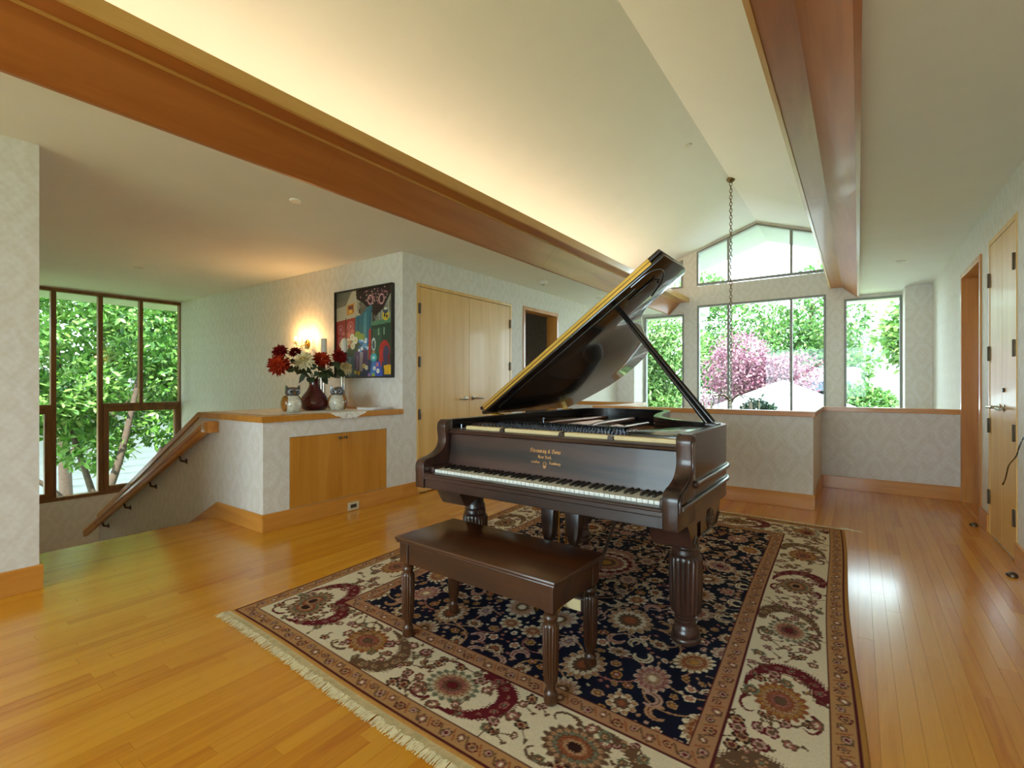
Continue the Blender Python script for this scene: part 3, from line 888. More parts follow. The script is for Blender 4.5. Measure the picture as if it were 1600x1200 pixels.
# blackletter drawn with a broad pen: each stroke swept by a slanted nib
GL = {
 'S': (0.62, [[(.56, .80), (.34, .98), (.10, .80), (.16, .62), (.48, .46), (.52, .20), (.30, .02), (.04, .20)]]),
 't': (0.36, [[(.18, .82), (.18, .10), (.26, .02), (.36, .10)], [(.05, .58), (.36, .58)]]),
 'e': (0.42, [[(.08, .30), (.34, .44), (.20, .60), (.08, .46), (.08, .14), (.20, .02), (.38, .12)]]),
 'i': (0.22, [[(.04, .54), (.12, .60), (.12, .08), (.20, .02)], [(.10, .78), (.15, .83)]]),
 'n': (0.46, [[(.04, .54), (.12, .60), (.12, .02)], [(.12, .48), (.28, .60), (.36, .50), (.36, .08), (.44, .02)]]),
 'w': (0.62, [[(.04, .60), (.10, .54), (.10, .10), (.20, .02), (.32, .12), (.32, .60)], [(.32, .12), (.42, .02), (.54, .14), (.54, .50), (.46, .62)]]),
 'a': (0.46, [[(.08, .52), (.20, .60), (.34, .50), (.34, .08), (.44, .02)], [(.34, .34), (.12, .26), (.08, .12), (.18, .02), (.34, .12)]]),
 'y': (0.46, [[(.04, .60), (.10, .52), (.10, .14), (.20, .04), (.36, .14)], [(.36, .60), (.36, -.10), (.24, -.26), (.08, -.20)]]),
 '&': (0.56, [[(.44, .10), (.14, .56), (.14, .72), (.26, .80), (.36, .70), (.08, .26), (.12, .06), (.28, .02), (.48, .30)]]),
 'o': (0.42, [[(.20, .60), (.08, .48), (.08, .14), (.20, .02), (.34, .14), (.34, .48), (.20, .60)]]),
 's': (0.38, [[(.34, .52), (.20, .60), (.08, .50), (.10, .38), (.30, .26), (.32, .12), (.18, .02), (.04, .12)]]),
 'N': (0.66, [[(.06, .90), (.16, .84), (.16, .06), (.04, .0)], [(.16, .84), (.48, .10)], [(.50, .96), (.50, .04), (.60, .0)]]),
 'Y': (0.60, [[(.04, .92), (.14, .86), (.16, .52), (.30, .44), (.46, .52)], [(.48, .96), (.46, .10), (.30, -.06), (.10, .02)]]),
 'r': (0.34, [[(.04, .54), (.12, .60), (.12, .08), (.18, .02)], [(.12, .46), (.24, .60), (.34, .54)]]),
 'k': (0.44, [[(.10, .98), (.10, .02)], [(.10, .30), (.30, .58)], [(.16, .36), (.34, .06), (.42, .02)]]),
 'L': (0.52, [[(.30, .96), (.14, .80), (.14, .10), (.04, .04)], [(.06, .06), (.26, .10), (.46, .02), (.50, .14)]]),
 'd': (0.44, [[(.12, .98), (.34, .70), (.34, .14), (.20, .02), (.08, .14), (.08, .46), (.20, .58), (.34, .50)]]),
 'H': (0.62, [[(.08, .94), (.16, .86), (.16, .04), (.06, .0)], [(.16, .50), (.36, .58), (.48, .44), (.46, .06), (.34, -.10)], [(.20, .92), (.44, .98)]]),
 'm': (0.66, [[(.04, .54), (.12, .60), (.12, .02)], [(.12, .48), (.26, .60), (.34, .50), (.34, .02)], [(.34, .48), (.48, .60), (.56, .50), (.56, .08), (.64, .02)]]),
 'b': (0.44, [[(.10, .98), (.10, .12), (.20, .02), (.34, .14), (.34, .46), (.22, .58), (.10, .48)]]),
 'u': (0.46, [[(.04, .60), (.10, .54), (.10, .10), (.20, .02), (.34, .14)], [(.34, .60), (.34, .08), (.44, .02)]]),
 'g': (0.46, [[(.34, .52), (.20, .60), (.08, .48), (.08, .18), (.20, .06), (.34, .16)], [(.34, .60), (.34, -.10), (.22, -.26), (.06, -.18)]]),
}
def pen_text(s, height, nib=0.17, slant=math.radians(42), tracking=0.06, stretch=1.0):
    """list of quads in the plane, origin at baseline centre"""
    nx_, ny_ = math.cos(slant) * nib / 2, math.sin(slant) * nib / 2
    quads = []; x = 0.0
    for ch in s:
        if ch == ' ': x += 0.30; continue
        w, strokes = GL[ch]
        for st in strokes:
            for (a, b) in zip(st[:-1], st[1:]):
                p = [(a[0] - nx_, a[1] - ny_), (a[0] + nx_, a[1] + ny_), (b[0] + nx_, b[1] + ny_), (b[0] - nx_, b[1] - ny_)]
                quads.append([(x + q[0], q[1]) for q in p])
        x += w + tracking
    return [[((q[0] - x / 2) * height * stretch, q[1] * height) for q in Q] for Q in quads], x * height * stretch
def on_fall(u, h):
    """u across, h up the fallboard face -> local point just proud of it"""
    d = Vector((0, FB1[0] - FB0[0], FB1[1] - FB0[1])).normalized()
    nrm = Vector((0, -d.z, d.y))
    return Vector((u, FB0[0], FB0[1])) + d * h + nrm * 0.0006
lines = [('Steinway & Sons', 0.021, -0.012, 0.118), ('New York', 0.0165, -0.012, 0.090), ('London', 0.0145, -0.064, 0.064), ('Hamburg', 0.0145, 0.050, 0.064)]
mb = MB()
for txt, hgt, u0, h0 in lines:
    qs, wd = pen_text(txt, hgt)
    st = {'Steinway & Sons': 0.182, 'New York': 0.080, 'London': 0.052, 'Hamburg': 0.066}[txt] / wd
    for Q in qs:
        mb.poly([on_fall(u0 + q[0] * st, h0 + q[1]) for q in Q])
# lyre emblem between the two city names
cu, ch0 = -0.008, 0.052
for s in (-1, 1):
    arc = [(cu + s * (0.002 + 0.009 * math.sin(t * PI)), ch0 + 0.024 * t) for t in [k / 8 for k in range(9)]]
    for (a, b) in zip(arc[:-1], arc[1:]):
        mb.poly([on_fall(a[0] - .0009, a[1]), on_fall(a[0] + .0009, a[1]), on_fall(b[0] + .0009, b[1]), on_fall(b[0] - .0009, b[1])])
    mb.poly([on_fall(cu + s * .004 - .0006, ch0 + .002), on_fall(cu + s * .004 + .0006, ch0 + .002), on_fall(cu + s * .004 + .0006, ch0 + .02), on_fall(cu + s * .004 - .0006, ch0 + .02)])
mb.poly([on_fall(cu - .010, ch0 - .004), on_fall(cu + .010, ch0 - .004), on_fall(cu + .008, ch0 + .001), on_fall(cu - .008, ch0 + .001)])
mb.poly([on_fall(cu - .006, ch0 - .010), on_fall(cu + .006, ch0 - .010), on_fall(cu + .004, ch0 - .006), on_fall(cu - .004, ch0 - .006)])
mb.build('gold_lettering', M['gold'], fall)['label'] = 'gold blackletter maker name with a lyre emblem'

# cream strips and dark brackets above the fallboard
for (a, b) in ((-0.56, -0.315), (-0.285, 0.052), (0.082, 0.315), (0.345, 0.652)):
    box(a, b, 0.243, 0.285, 0.9315, 0.951, 0.002).build('felt_strip', M['felt'], piano)
for x in (-0.30, 0.067, 0.33):
    MB().prism([(x - .014, .9315), (x - .010, .946), (x, .952), (x + .012, .946), (x + .014, .9315)], 'y', 0.232, 0.285).build('strip_bracket', M['rose_z'], piano)
# bass end shelf with pulley-like music desk slides
box(-HW + 0.05, -0.57, 0.24, 0.56, 0.905, 0.925).build('bass_shelf', M['ebony'], piano)
MB().tube([(-0.60, 0.245, 0.932), (-0.585, 0.42, 0.938)], 0.005, 6).tube([(-0.60, 0.248, 0.93), (-0.60, 0.248, 0.958)], 0.004, 6).build('desk_slide', M['steel'], piano, 60)
MB().prism([(-0.66, 0.40), (-0.56, 0.40), (-0.50, 0.47), (-0.56, 0.53), (-0.66, 0.53)], 'z', 0.926, 0.95, 0.004).build('bass_block', M['rose'], piano)
# treble cheek: flat lacquered shelf with a curved front
tre = catmull([(0.36, 0.36, 0), (0.365, 0.33, 0), (0.42, 0.305, 0), (0.52, 0.295, 0), (0.668, 0.29, 0)], 5)
MB().prism([(p.x, p.y) for p in tre] + [(0.668, 0.80), (0.60, 0.855), (0.50, 0.80), (0.44, 0.60), (0.38, 0.44)], 'z', 0.925, 0.962, 0.004).build('treble_shelf', M['ebony'], piano, 35)
# soundboard and cast plate
inner = [(p[0], max(p[1], 0.32)) for p in inset(outline, 0.052) if p[1] > 0.25]
inner = [(0.663, 0.32)] + [p for p in inner if p[1] > 0.33] + [(-0.663, 0.32)]
MB().prism(inner, 'z', 0.845, 0.852).build('soundboard', M['board'], piano)
pin = MB().prism([(-0.56, 0.30), (0.38, 0.30), (0.40, 0.42), (0.44, 0.56), (0.10, 0.60), (-0.25, 0.58), (-0.62, 0.58), (-0.62, 0.42)], 'z', 0.900, 0.925, 0.005).build('pin_plate', M['iron'], piano, 35)
# cast scroll ornament and tuning pins across the plate
rp = random.Random(11)
mb = MB()
for i in range(230):
    x = -0.54 + 0.9 * (i % 46) / 45.0; y = 0.335 + 0.045 * (i // 46) + 0.01 * math.sin(i)
    mb.box(x - .0032, x + .0032, y - .0032, y + .0032, 0.925, 0.955)
tp = mb.build('tuning_pins', M['steel'], pin); tp['kind'] = 'stuff'
mb = MB()
for i in range(46):
    x = rp.uniform(-0.55, 0.34); y = rp.uniform(0.30, 0.34); r = rp.uniform(0.010, 0.018)
    mb.tube([(x + r * math.cos(a), y + r * 0.6 * math.sin(a), 0.934 + 0.008 * math.sin(a)) for a in [k * 2 * PI / 10 for k in range(10)]], 0.0045, 5, closed=True)
o = mb.build('cast_scrolls', M['iron'], pin, 60); o['kind'] = 'stuff'
# struts of the iron frame
for (x0, x1, y1, r) in ((-0.36, -0.50, 1.95, .016), (-0.02, -0.25, 1.95, .016), (0.20, 0.02, 1.55, .014)):
    MB().tube([(x0, 0.56, 0.925), (x0 * .7 + x1 * .3, 0.56 + (y1 - .56) * .3, 0.935), (x1, y1, 0.905)], r, 8).build('plate_strut', M['copper'], piano, 60)
MB().prism([(-0.50, 0.62), (-0.18, 0.60), (0.02, 0.72), (-0.10, 0.80), (-0.45, 0.74)], 'z', 0.915, 0.928, 0.004).build('plate_web', M['copper'], piano, 35)
mb = MB()
for i in range(60):
    x = -0.58 + 0.93 * i / 59.0
    y1 = 1.95 - 1.15 * max(0.0, (i / 59.0)) ** 1.2
    mb.tube([(x, 0.58, 0.925), (x - 0.10 * (1 - i / 59.0), y1, 0.90)], 0.0016, 4)
o = mb.build('strings', M['string'], piano); o['kind'] = 'stuff'
mb = MB()
for i in range(52):
    x = -0.56 + 0.80 * i / 51.0
    mb.box(x - .005, x + .005, 0.60, 0.655, 0.928, 0.958)
o = mb.build('dampers', M['black_key'], piano); o['kind'] = 'stuff'
MB().tube([(-0.30, 0.66, 0.925), (-0.30, 0.66, 0.975)], 0.006, 8).ball((-0.30, 0.66, 0.98), 0.009).build('plate_bolt', M['steel'], piano, 60)

# lid, hinged on the left side and held open
LA = math.radians(35.5)
hx, hz_ = -HW - 0.006, ZT + 0.012
lid_frame = Matrix.Translation((hx, 0, hz_)) @ Matrix.Rotation(-LA, 4, 'Y') @ Matrix.Translation((-hx, 0, -hz_))
LY0 = 0.60
lo = catmull([(0.733, 0.80, 0), (0.735, 0.93, 0), (0.715, 0.995, 0), (0.66, 1.018, 0), (0.56, 1.022, 0), (0.44, 1.035, 0), (0.36, 1.09, 0), (0.295, 1.21, 0), (0.225, 1.42, 0), (0.175, 1.60, 0), (0.135, 1.76, 0), (0.06, 1.88, 0), (-0.07, 1.965, 0), (-0.23, 2.0, 0), (-0.40, 1.98, 0), (-0.55, 1.885, 0), (-0.68, 1.77, 0), (-0.731, 1.70, 0)], 4)
lid_pts = [(0.731, LY0)] + [(p.x, p.y) for p in lo] + [(-0.731, LY0)]
LT = 0.022
lid = MB().prism(lid_pts, 'z', hz_ + 0.0, hz_ + LT, 0.004, M=lid_frame).build('lid', M['ebony'], piano, 35)
# folded front flap lying on top of the lid
MB().prism([(-0.731, LY0 + 0.004), (0.731, LY0 + 0.004), (0.731, LY0 + 0.30), (0.70, LY0 + 0.40), (-0.731, LY0 + 0.40)], 'z', hz_ + LT + 0.010, hz_ + 2 * LT + 0.010, 0.004, M=lid_frame).build('front_flap', M['rose'], lid, 35)
# long brass hinge between lid and flap
MB().box(-0.70, 0.66, LY0 - 0.004, LY0 + 0.006, hz_ + LT - 0.010, hz_ + LT + 0.006, 0.001, M=lid_frame).build('piano_hinge', M['brass'], lid)
MB().box(-0.70, 0.66, LY0 - 0.004, LY0 + 0.006, hz_ + LT + 0.009, hz_ + 2 * LT + 0.004, 0.001, M=lid_frame).build('piano_hinge', M['brass'], lid)
# moulding strip and rounded end panel line under the lid
def L(p): return lid_frame @ Vector(p)
MB().tube([L((-0.64, LY0 + 0.075, hz_ - 0.003)), L((0.50, LY0 + 0.075, hz_ - 0.003))], 0.008, 8).build('lid_moulding', M['steel'] if False else M['ebony'], lid, 60)
MB().tube([L(p) for p in catmull([(0.50, LY0 + 0.02, hz_ - .001), (0.62, LY0 + 0.03, hz_ - .001), (0.665, LY0 + 0.12, hz_ - .001), (0.62, LY0 + 0.24, hz_ - .001), (0.50, LY0 + 0.34, hz_ - .001)], 5)], 0.0035, 6).build('lid_inlay', M['steel'], lid, 60)
MB().tube([L((0.42, LY0 + 0.14, hz_ - 0.006)), L((0.60, LY0 + 0.14, hz_ - 0.006)), L((0.615, LY0 + 0.155, hz_ - 0.022)), L((0.60, LY0 + 0.165, hz_ - 0.024))], 0.006, 8).build('lid_catch', M['ebony'], lid, 60)
for yy in (0.72, 1.66):
    MB().box(-HW - 0.012, -HW + 0.05, yy - 0.03, yy + 0.03, ZT, ZT + 0.006).tube([(-HW - .008, yy - .035, ZT + .010), (-HW - .008, yy + .035, ZT + .010)], 0.007, 8).build('lid_hinge', M['brass'], lid, 40)
# prop stick, two parallel rods
pb = Vector((0.655, 0.735, ZT + 0.002)); pt = L((0.335, 0.80, hz_ - 0.004))
dv = (pt - pb).normalized(); sv = Vector((0, 1, 0)).cross(dv).normalized()
ps = MB()
for s in (-1, 1):
    ps.tube([pb + sv * s * 0.013, pt + sv * s * 0.007], [0.0135, 0.0085], 8)
prop = ps.build('prop_stick', M['ebony'], piano, 60)
box(0.635, 0.69, 0.69, 0.78, ZT - 0.004, ZT + 0.008, 0.003).build('prop_cup', M['rose'], prop)

# legs
def leg_profile(top):
    return [(0.0, 0.0), (0.030, 0.0), (0.030, 0.014), (0.056, 0.016), (0.065, 0.024), (0.067, 0.036), (0.062, 0.046), (0.057, 0.049), (0.060, 0.054), (0.060, 0.066), (0.054, 0.080), (0.047, 0.092), (0.046, 0.098), (0.050, 0.101), (0.050, 0.108), (0.045, 0.111), (0.045, 0.117), (0.049, 0.120), (0.049, 0.128), (0.044, 0.131), (0.044, 0.138), (0.050, 0.143), (0.060, 0.152),
            (0.064, 0.158), (0.069, 0.185), (0.072, 0.26), (0.073, 0.33), (0.073, 0.392), (0.070, 0.408), (0.062, 0.416), (0.064, 0.428), (0.060, 0.436), (0.062, 0.446), (0.057, 0.452), (0.059, 0.468), (0.052, 0.480), (0.052, top), (0, top)]
leg_spots = [(0.622, 0.412), (-0.612, 0.385), (-0.44, 1.43)]
for (x, y) in leg_spots:
    l = MB().lathe(leg_profile(0.56), c=(x, y, 0.002), flute=(0.156, 0.395, 24, 0.006)).build('leg', M['rose_z'], piano, 50)
    MB().tube([(x - .018, y, 0.012), (x + .018, y, 0.012)], 0.012, 10).build('caster', M['brass'], l, 50)
# carved leg blocks under the case
for (x, y) in leg_spots[:2]:
    s = 1 if x > 0 else -1
    bp = catmull([(0.10, 0.628, 0), (0.135, 0.615, 0), (0.16, 0.585, 0), (0.19, 0.535, 0), (0.215, 0.502, 0), (0.25, 0.497, 0), (0.28, 0.515, 0), (0.33, 0.522, 0), (0.52, 0.522, 0), (0.60, 0.530, 0), (0.645, 0.57, 0), (0.665, 0.628, 0)], 4)
    prof_b = [(p.x, p.y) for p in bp]
    def clip(pts, ax, lim, sg):        # part of the polygon where sg*(coordinate - lim) >= 0
        out = []
        for i in range(len(pts)):
            p, q = pts[i - 1], pts[i]
            dp_, dq_ = sg * (p[ax] - lim), sg * (q[ax] - lim)
            if (dp_ >= 0) != (dq_ >= 0):
                t = dp_ / (dp_ - dq_); out.append((p[0] + (q[0] - p[0]) * t, p[1] + (q[1] - p[1]) * t))
            if dq_ >= 0: out.append(q)
        return out
    mid_b = clip(clip(prof_b, 0, 0.268, 1), 0, 0.322, -1)
    kb = MB().prism(prof_b, 'x', s * 0.54, s * 0.672)          # the outer layer is cut through by the slot
    for q in (clip(prof_b, 0, 0.268, -1), clip(prof_b, 0, 0.322, 1), clip(mid_b, 1, 0.602, 1), clip(mid_b, 1, 0.535, -1)):
        kb.prism(q, 'x', s * 0.672, s * 0.712)
    k = kb.build('leg_block', M['rose_y'], piano, 40)
    # rosette and scroll carved on the outer face
    R_ = Matrix.Translation((s * 0.712, 0.475, 0.578)) @ Matrix.Rotation(s * PI / 2, 4, 'Y')
    mb = MB().lathe([(0, 0.002), (0.043, 0.002), (0.046, 0.006), (0.050, 0.005), (0.050, 0.0), (0, 0)], 24, M=R_)
    for q in range(8):
        a = q * PI / 4
        mb.ball((0.022 * math.cos(a), 0.022 * math.sin(a), 0.003), 0.011, (1, 1, 0.6), 8, 6, M=R_)
    mb.ball((0, 0, 0.004), 0.012, (1, 1, 0.7), 10, 6, M=R_)
    mb.build('rosette', M['rose_z'], k, 50)
    MB().tube([(s * 0.714, 0.235 + 0.024 * math.cos(a) * (1 - a / 14), 0.528 + 0.024 * math.sin(a) * (1 - a / 14)) for a in [q * 0.5 for q in range(22)]], 0.005, 6).build('scroll', M['rose_z'], k, 60)
    MB().tube([(s * 0.714, 0.345, 0.532), (s * 0.714, 0.58, 0.532), (s * 0.714, 0.63, 0.575)], 0.005, 6).build('edge_bead', M['rose_z'], k, 60)
    if s < 0: pass
MB().prism([(-0.60, 1.24), (-0.28, 1.24), (-0.26, 1.60), (-0.60, 1.60)], 'z', 0.555, 0.64, 0.006).build('leg_block', M['rose'], piano)
box(-0.62, 0.60, 0.60, 1.0, 0.60, 0.66).build('under_beam', M['rose'], piano)

# pedal lyre
lyre = MB().box(-0.16, 0.16, 0.29, 0.44, 0.555, 0.63, 0.004).build('pedal_lyre', M['rose'], piano)
for x in (-0.075, 0.075):
    MB().prism([(x - 0.040, 0.555), (x + 0.040, 0.555), (x + 0.038, 0.48), (x + 0.030, 0.40), (x + 0.018, 0.365), (x - 0.018, 0.365), (x - 0.030, 0.40), (x - 0.038, 0.48)], 'y', 0.335, 0.395, 0.004).build('lyre_bracket', M['rose'], lyre, 35)
    MB().lathe([(0.016, 0.12), (0.024, 0.14), (0.018, 0.155), (0.020, 0.22), (0.024, 0.29), (0.017, 0.315), (0.024, 0.33), (0.018, 0.345), (0.018, 0.366)], 16, c=(x, 0.365, 0)).build('lyre_post', M['rose_z'], lyre, 50)
for x in (-0.02, 0.022):
    MB().tube([(x, 0.365, 0.11), (x, 0.365, 0.556)], 0.0045, 6).build('pedal_rod', M['brass'], lyre, 60)
box(-0.155, 0.155, 0.30, 0.42, 0.055, 0.125, 0.005).build('pedal_box', M['rose'], lyre)
box(-0.13, 0.145, 0.296, 0.3005, 0.062, 0.118, 0.002).build('pedal_plate', M['felt'], lyre)
for x in (-0.05, 0.055):
    MB().tube([(x, 0.33, 0.09), (x, 0.27, 0.088), (x, 0.215, 0.072), (x, 0.185, 0.064)], [0.010, 0.010, 0.014, 0.012], 10).build('pedal', M['brass'], lyre, 60)
MB().tube([(0.14, 0.42, 0.12), (0.19, 0.62, 0.46), (0.21, 0.70, 0.60)], 0.009, 8).build('lyre_brace', M['rose_z'], lyre, 60)
MB().tube([(-0.14, 0.42, 0.12), (-0.19, 0.62, 0.46), (-0.21, 0.70, 0.60)], 0.009, 8).build('lyre_brace', M['rose_z'], lyre, 60)

# =================================================================== THE BENCH
M['bench'] = wood('walnut_bench', srgb(36, 17, 8), srgb(88, 48, 21), 'x', 0.55, 0.3, 0.25, contrast=(0.28, 0.75))
M['bench_z'] = wood('walnut_bench_leg', srgb(36, 17, 8), srgb(88, 48, 21), 'z', 0.8, 0.32, 0.3)
M['apron'] = wood('walnut_bench_apron', srgb(36, 17, 8), srgb(88, 48, 21), 'x', 0.5, 0.35, 0.3)
bench = thing('piano_bench', 'dark wooden piano bench with fluted legs in front of the piano', 'bench', (-1.327, 1.733, 0.010), math.radians(-2.2))
BWX, BWY, BZ = 0.445, 0.198, 0.475
seat = MB().box(-BWX, BWX, -BWY, BWY, BZ - 0.016, BZ, 0.006).build('seat', M['bench'], bench, 35)
MB().box(-BWX + 0.006, BWX - 0.006, -BWY + 0.006, BWY - 0.006, BZ - 0.027, BZ - 0.016, 0.004).build('seat_moulding', M['apron'], seat, 35)
ix, iy = BWX - 0.045, BWY - 0.045
for s in (-1, 1):
    box(-ix, ix, s * (iy + .012) - .008, s * (iy + .012) + .008, 0.352, BZ - 0.027).build('apron', M['apron'], bench)
    box(s * (ix + .012) - .008, s * (ix + .012) + .008, -iy, iy, 0.352, BZ - 0.027).build('apron', M['apron'], bench)
bl = [(0.0, 0.0), (0.016, 0.0), (0.024, 0.006), (0.027, 0.022), (0.024, 0.036), (0.026, 0.044), (0.020, 0.052), (0.017, 0.066), (0.020, 0.076), (0.025, 0.088), (0.028, 0.12), (0.030, 0.20), (0.031, 0.29), (0.028, 0.302), (0.022, 0.308), (0.027, 0.318), (0.027, 0.332), (0.021, 0.338), (0.026, 0.348), (0.026, 0.354), (0, 0.354)]
for sx in (-1, 1):
    for sy in (-1, 1):
        l = MB().lathe(bl, c=(sx * ix, sy * iy, 0), flute=(0.086, 0.292, 18, 0.0032)).build('leg', M['bench_z'], bench, 50)
        box(sx * ix - .027, sx * ix + .027, sy * iy - .027, sy * iy + .027, 0.353, BZ - 0.027, 0.002).build('leg_block', M['apron'], l)

# =================================================================== THE RUG
def paint_rug(W_, L_, step):
    """wool colours knotted on a grid: returns (nu, nv, rgb)"""
    nu, nv = int(W_ / step) + 1, int(L_ / step) + 1
    U, V = np.meshgrid(np.linspace(0, W_, nu), np.linspace(0, L_, nv), indexing='ij')
    C = {k: np.array(srgb(*v)) for k, v in dict(navy=(16, 18, 40), tan=(188, 142, 104), pink=(194, 152, 138), cream=(232, 214, 184), rust=(158, 88, 54), red=(104, 26, 34), brown=(108, 78, 56),
         gold=(186, 132, 66), rose=(170, 104, 92), sage=(120, 122, 98), dark=(52, 26, 24), ivory=(214, 196, 166), grey=(150, 140, 140)).items()}
    img = np.zeros((nu, nv, 3)); img[:] = C['navy']
    rs = np.random.RandomState(21)
    E0, G1, CR, G2 = 0.022, 0.105, 0.415, 0.495       # band limits measured in from the edge
    def patch(cu, cv, r):
        a0, a1 = max(0, int((cu - r) / step)), min(nu, int((cu + r) / step) + 2)
        b0, b1 = max(0, int((cv - r) / step)), min(nv, int((cv + r) / step) + 2)
        return slice(a0, a1), slice(b0, b1)
    def rosette(cu, cv, r, n, ang, cols, mask=None, el=1.0, wob=0.12):
        """round flower head: rings of petals, first colour outermost, each ring finely rayed"""
        s = patch(cu, cv, r * 1.35)
        du, dv = U[s] - cu, V[s] - cv
        ca, sa = math.cos(ang), math.sin(ang)
        x, y = du * ca + dv * sa, (-du * sa + dv * ca) / el
        rr = np.hypot(x, y); th = np.arctan2(y, x)
        for k, c in enumerate(cols):
            f = 1.0 - 0.92 * k / len(cols)
            lim = r * f * (1 + wob * np.abs(np.cos(n * th * 0.5 + (k % 2) * PI / 2)) - wob * .5)
            mk = rr < lim
            if mask is not None: mk &= mask[s]
            img[s][mk] = C[c]
            if r > 0.035 and k < len(cols) - 1:
                ry = mk & (np.sin(th * n * 2 + k) > 0.55) & (rr > lim * 0.45)
                img[s][ry] = C[c] * 0.55 + C['red'] * 0.25 + C['dark'] * 0.2
            if r > 0.035:        # thin dark outline of each ring
                ol = mk & (rr > lim - 0.0042)
                img[s][ol] = img[s][ol] * 0.5 + C['dark'] * 0.5 if k else C['cream'] * 0.6 + C[c] * 0.4
    def stroke(pts, wid, col, mask=None, serr=0.0):
        for i in range(len(pts) - 1):
            (u0, v0), (u1, v1) = pts[i], pts[i + 1]
            w = wid[i] if hasattr(wid, '__len__') else wid
            r = w + math.hypot(u1 - u0, v1 - v0)
            s = patch((u0 + u1) / 2, (v0 + v1) / 2, r)
            du, dv = u1 - u0, v1 - v0
            L2 = du * du + dv * dv + 1e-9
            t = np.clip(((U[s] - u0) * du + (V[s] - v0) * dv) / L2, 0, 1)
            d = np.hypot(U[s] - u0 - t * du, V[s] - v0 - t * dv)
            ww = w * (1 + serr * np.sin((U[s] + V[s]) * 330) * np.sin((U[s] - V[s]) * 310)) if serr else w
            mk = d < ww
            if mask is not None: mk &= mask[s]
            img[s][mk] = C[col]
    D = np.minimum(np.minimum(U, W_ - U), np.minimum(V, L_ - V))
    field = D > G2
    # --- field: quarter drawn densely, then mirrored
    qu, qv = W_ / 2, L_ / 2
    pal = [('cream', 'tan', 'rust', 'tan', 'gold'), ('pink', 'ivory', 'rose', 'grey', 'red'), ('tan', 'cream', 'brown', 'rust'), ('ivory', 'pink', 'tan', 'brown', 'cream'), ('pink', 'rose', 'pink', 'tan', 'cream')]
    # vines
    for k in range(26):
        cu, cv = rs.uniform(G2, qu), rs.uniform(G2, qv)
        R0 = rs.uniform(0.08, 0.22); a0 = rs.uniform(0, 2 * PI); sg = rs.choice([-1, 1])
        pts = []
        for t in np.linspace(0, 1, 26):
            a = a0 + sg * t * 4.6; R1 = R0 * (1 - 0.75 * t)
            pts.append((cu + R1 * math.cos(a), cv + R1 * math.sin(a)))
        stroke(pts, 0.0038, rs.choice(['grey', 'rose', 'tan', 'pink']), field)
    placed = []
    def place(r, tries, gap):
        for _ in range(tries):
            cu, cv = rs.uniform(G2 - 0.02, qu + 0.02), rs.uniform(G2 - 0.02, qv + 0.02)
            if all(math.hypot(cu - a, cv - b) > r + c + gap for a, b, c in placed):
                placed.append((cu, cv, r)); return cu, cv
        return None
    for k in range(10):
        p = place(rs.uniform(0.082, 0.118), 60, 0.02)
        if p: rosette(p[0], p[1], placed[-1][2], rs.choice([12, 14, 16]), rs.uniform(0, 6), pal[rs.randint(5)], field, rs.uniform(.68, .9), 0.26)
    for k in range(26):
        p = place(rs.uniform(0.040, 0.060), 60, 0.020)
        if p: rosette(p[0], p[1], placed[-1][2], rs.choice([8, 9, 10]), rs.uniform(0, 6), pal[rs.randint(5)][:4], field, rs.uniform(.6, .95), 0.34)
    for k in range(26):       # curled leaves
        p = place(0.035, 50, 0.006)
        if p:
            a0 = rs.uniform(0, 6.28); sg = rs.choice([-1, 1]); R1 = 0.036
            pts = [(p[0] + R1 * math.cos(a0 + sg * t), p[1] + R1 * math.sin(a0 + sg * t)) for t in np.linspace(0, 4.2, 14)]
            stroke(pts, [0.011 * math.sin(PI * (q + 1) / 15) + 0.003 for q in range(14)], rs.choice(['cream', 'pink', 'tan', 'ivory']), field)
            stroke(pts[2:-2], 0.003, rs.choice(['red', 'brown', 'rust']), field)
    for k in range(120):
        p = place(rs.uniform(0.017, 0.029), 40, 0.012)
        if p: rosette(p[0], p[1], placed[-1][2], rs.choice([5, 6]), rs.uniform(0, 6), [('pink', 'red', 'cream'), ('tan', 'brown', 'gold'), ('cream', 'rose', 'tan'), ('gold', 'red', 'pink')][rs.randint(4)], field, rs.uniform(.6, 1), 0.24)
    for k in range(130):
        p = place(0.008, 30, 0.008)
        if p: rosette(p[0], p[1], 0.009, 4, rs.uniform(0, 6), [('pink',), ('tan',), ('ivory',), ('rose',)][rs.randint(4)], field, rs.uniform(.5, 1), 0.3)
    hu, hv = (nu + 1) // 2, (nv + 1) // 2
    img[nu - hu:, :] = img[:hu, :][::-1]
    img[:, nv - hv:] = img[:, :hv][:, ::-1]
    rosette(W_ / 2, L_ / 2, 0.20, 16, 0, ('pink', 'red', 'cream', 'rose', 'tan', 'brown', 'gold'), field)
    # --- borders: s = run along the side, d = depth in from the edge
    sides = []
    bandA = (D <= G1) & (D > E0); bandC = (D <= CR) & (D > G1); bandB = (D <= G2) & (D > CR)
    img[D <= E0] = C['gold']
    img[bandA] = C['tan'] * 0.55 + C['gold'] * 0.45
    img[bandC] = C['cream']
    img[bandB] = C['tan'] * 0.75 + C['rust'] * 0.25
    def side_pts(side, s, d):
        if side == 0: return s, d                     # along u at v=0
        if side == 1: return s, L_ - d
        if side == 2: return d, s
        return W_ - d, s
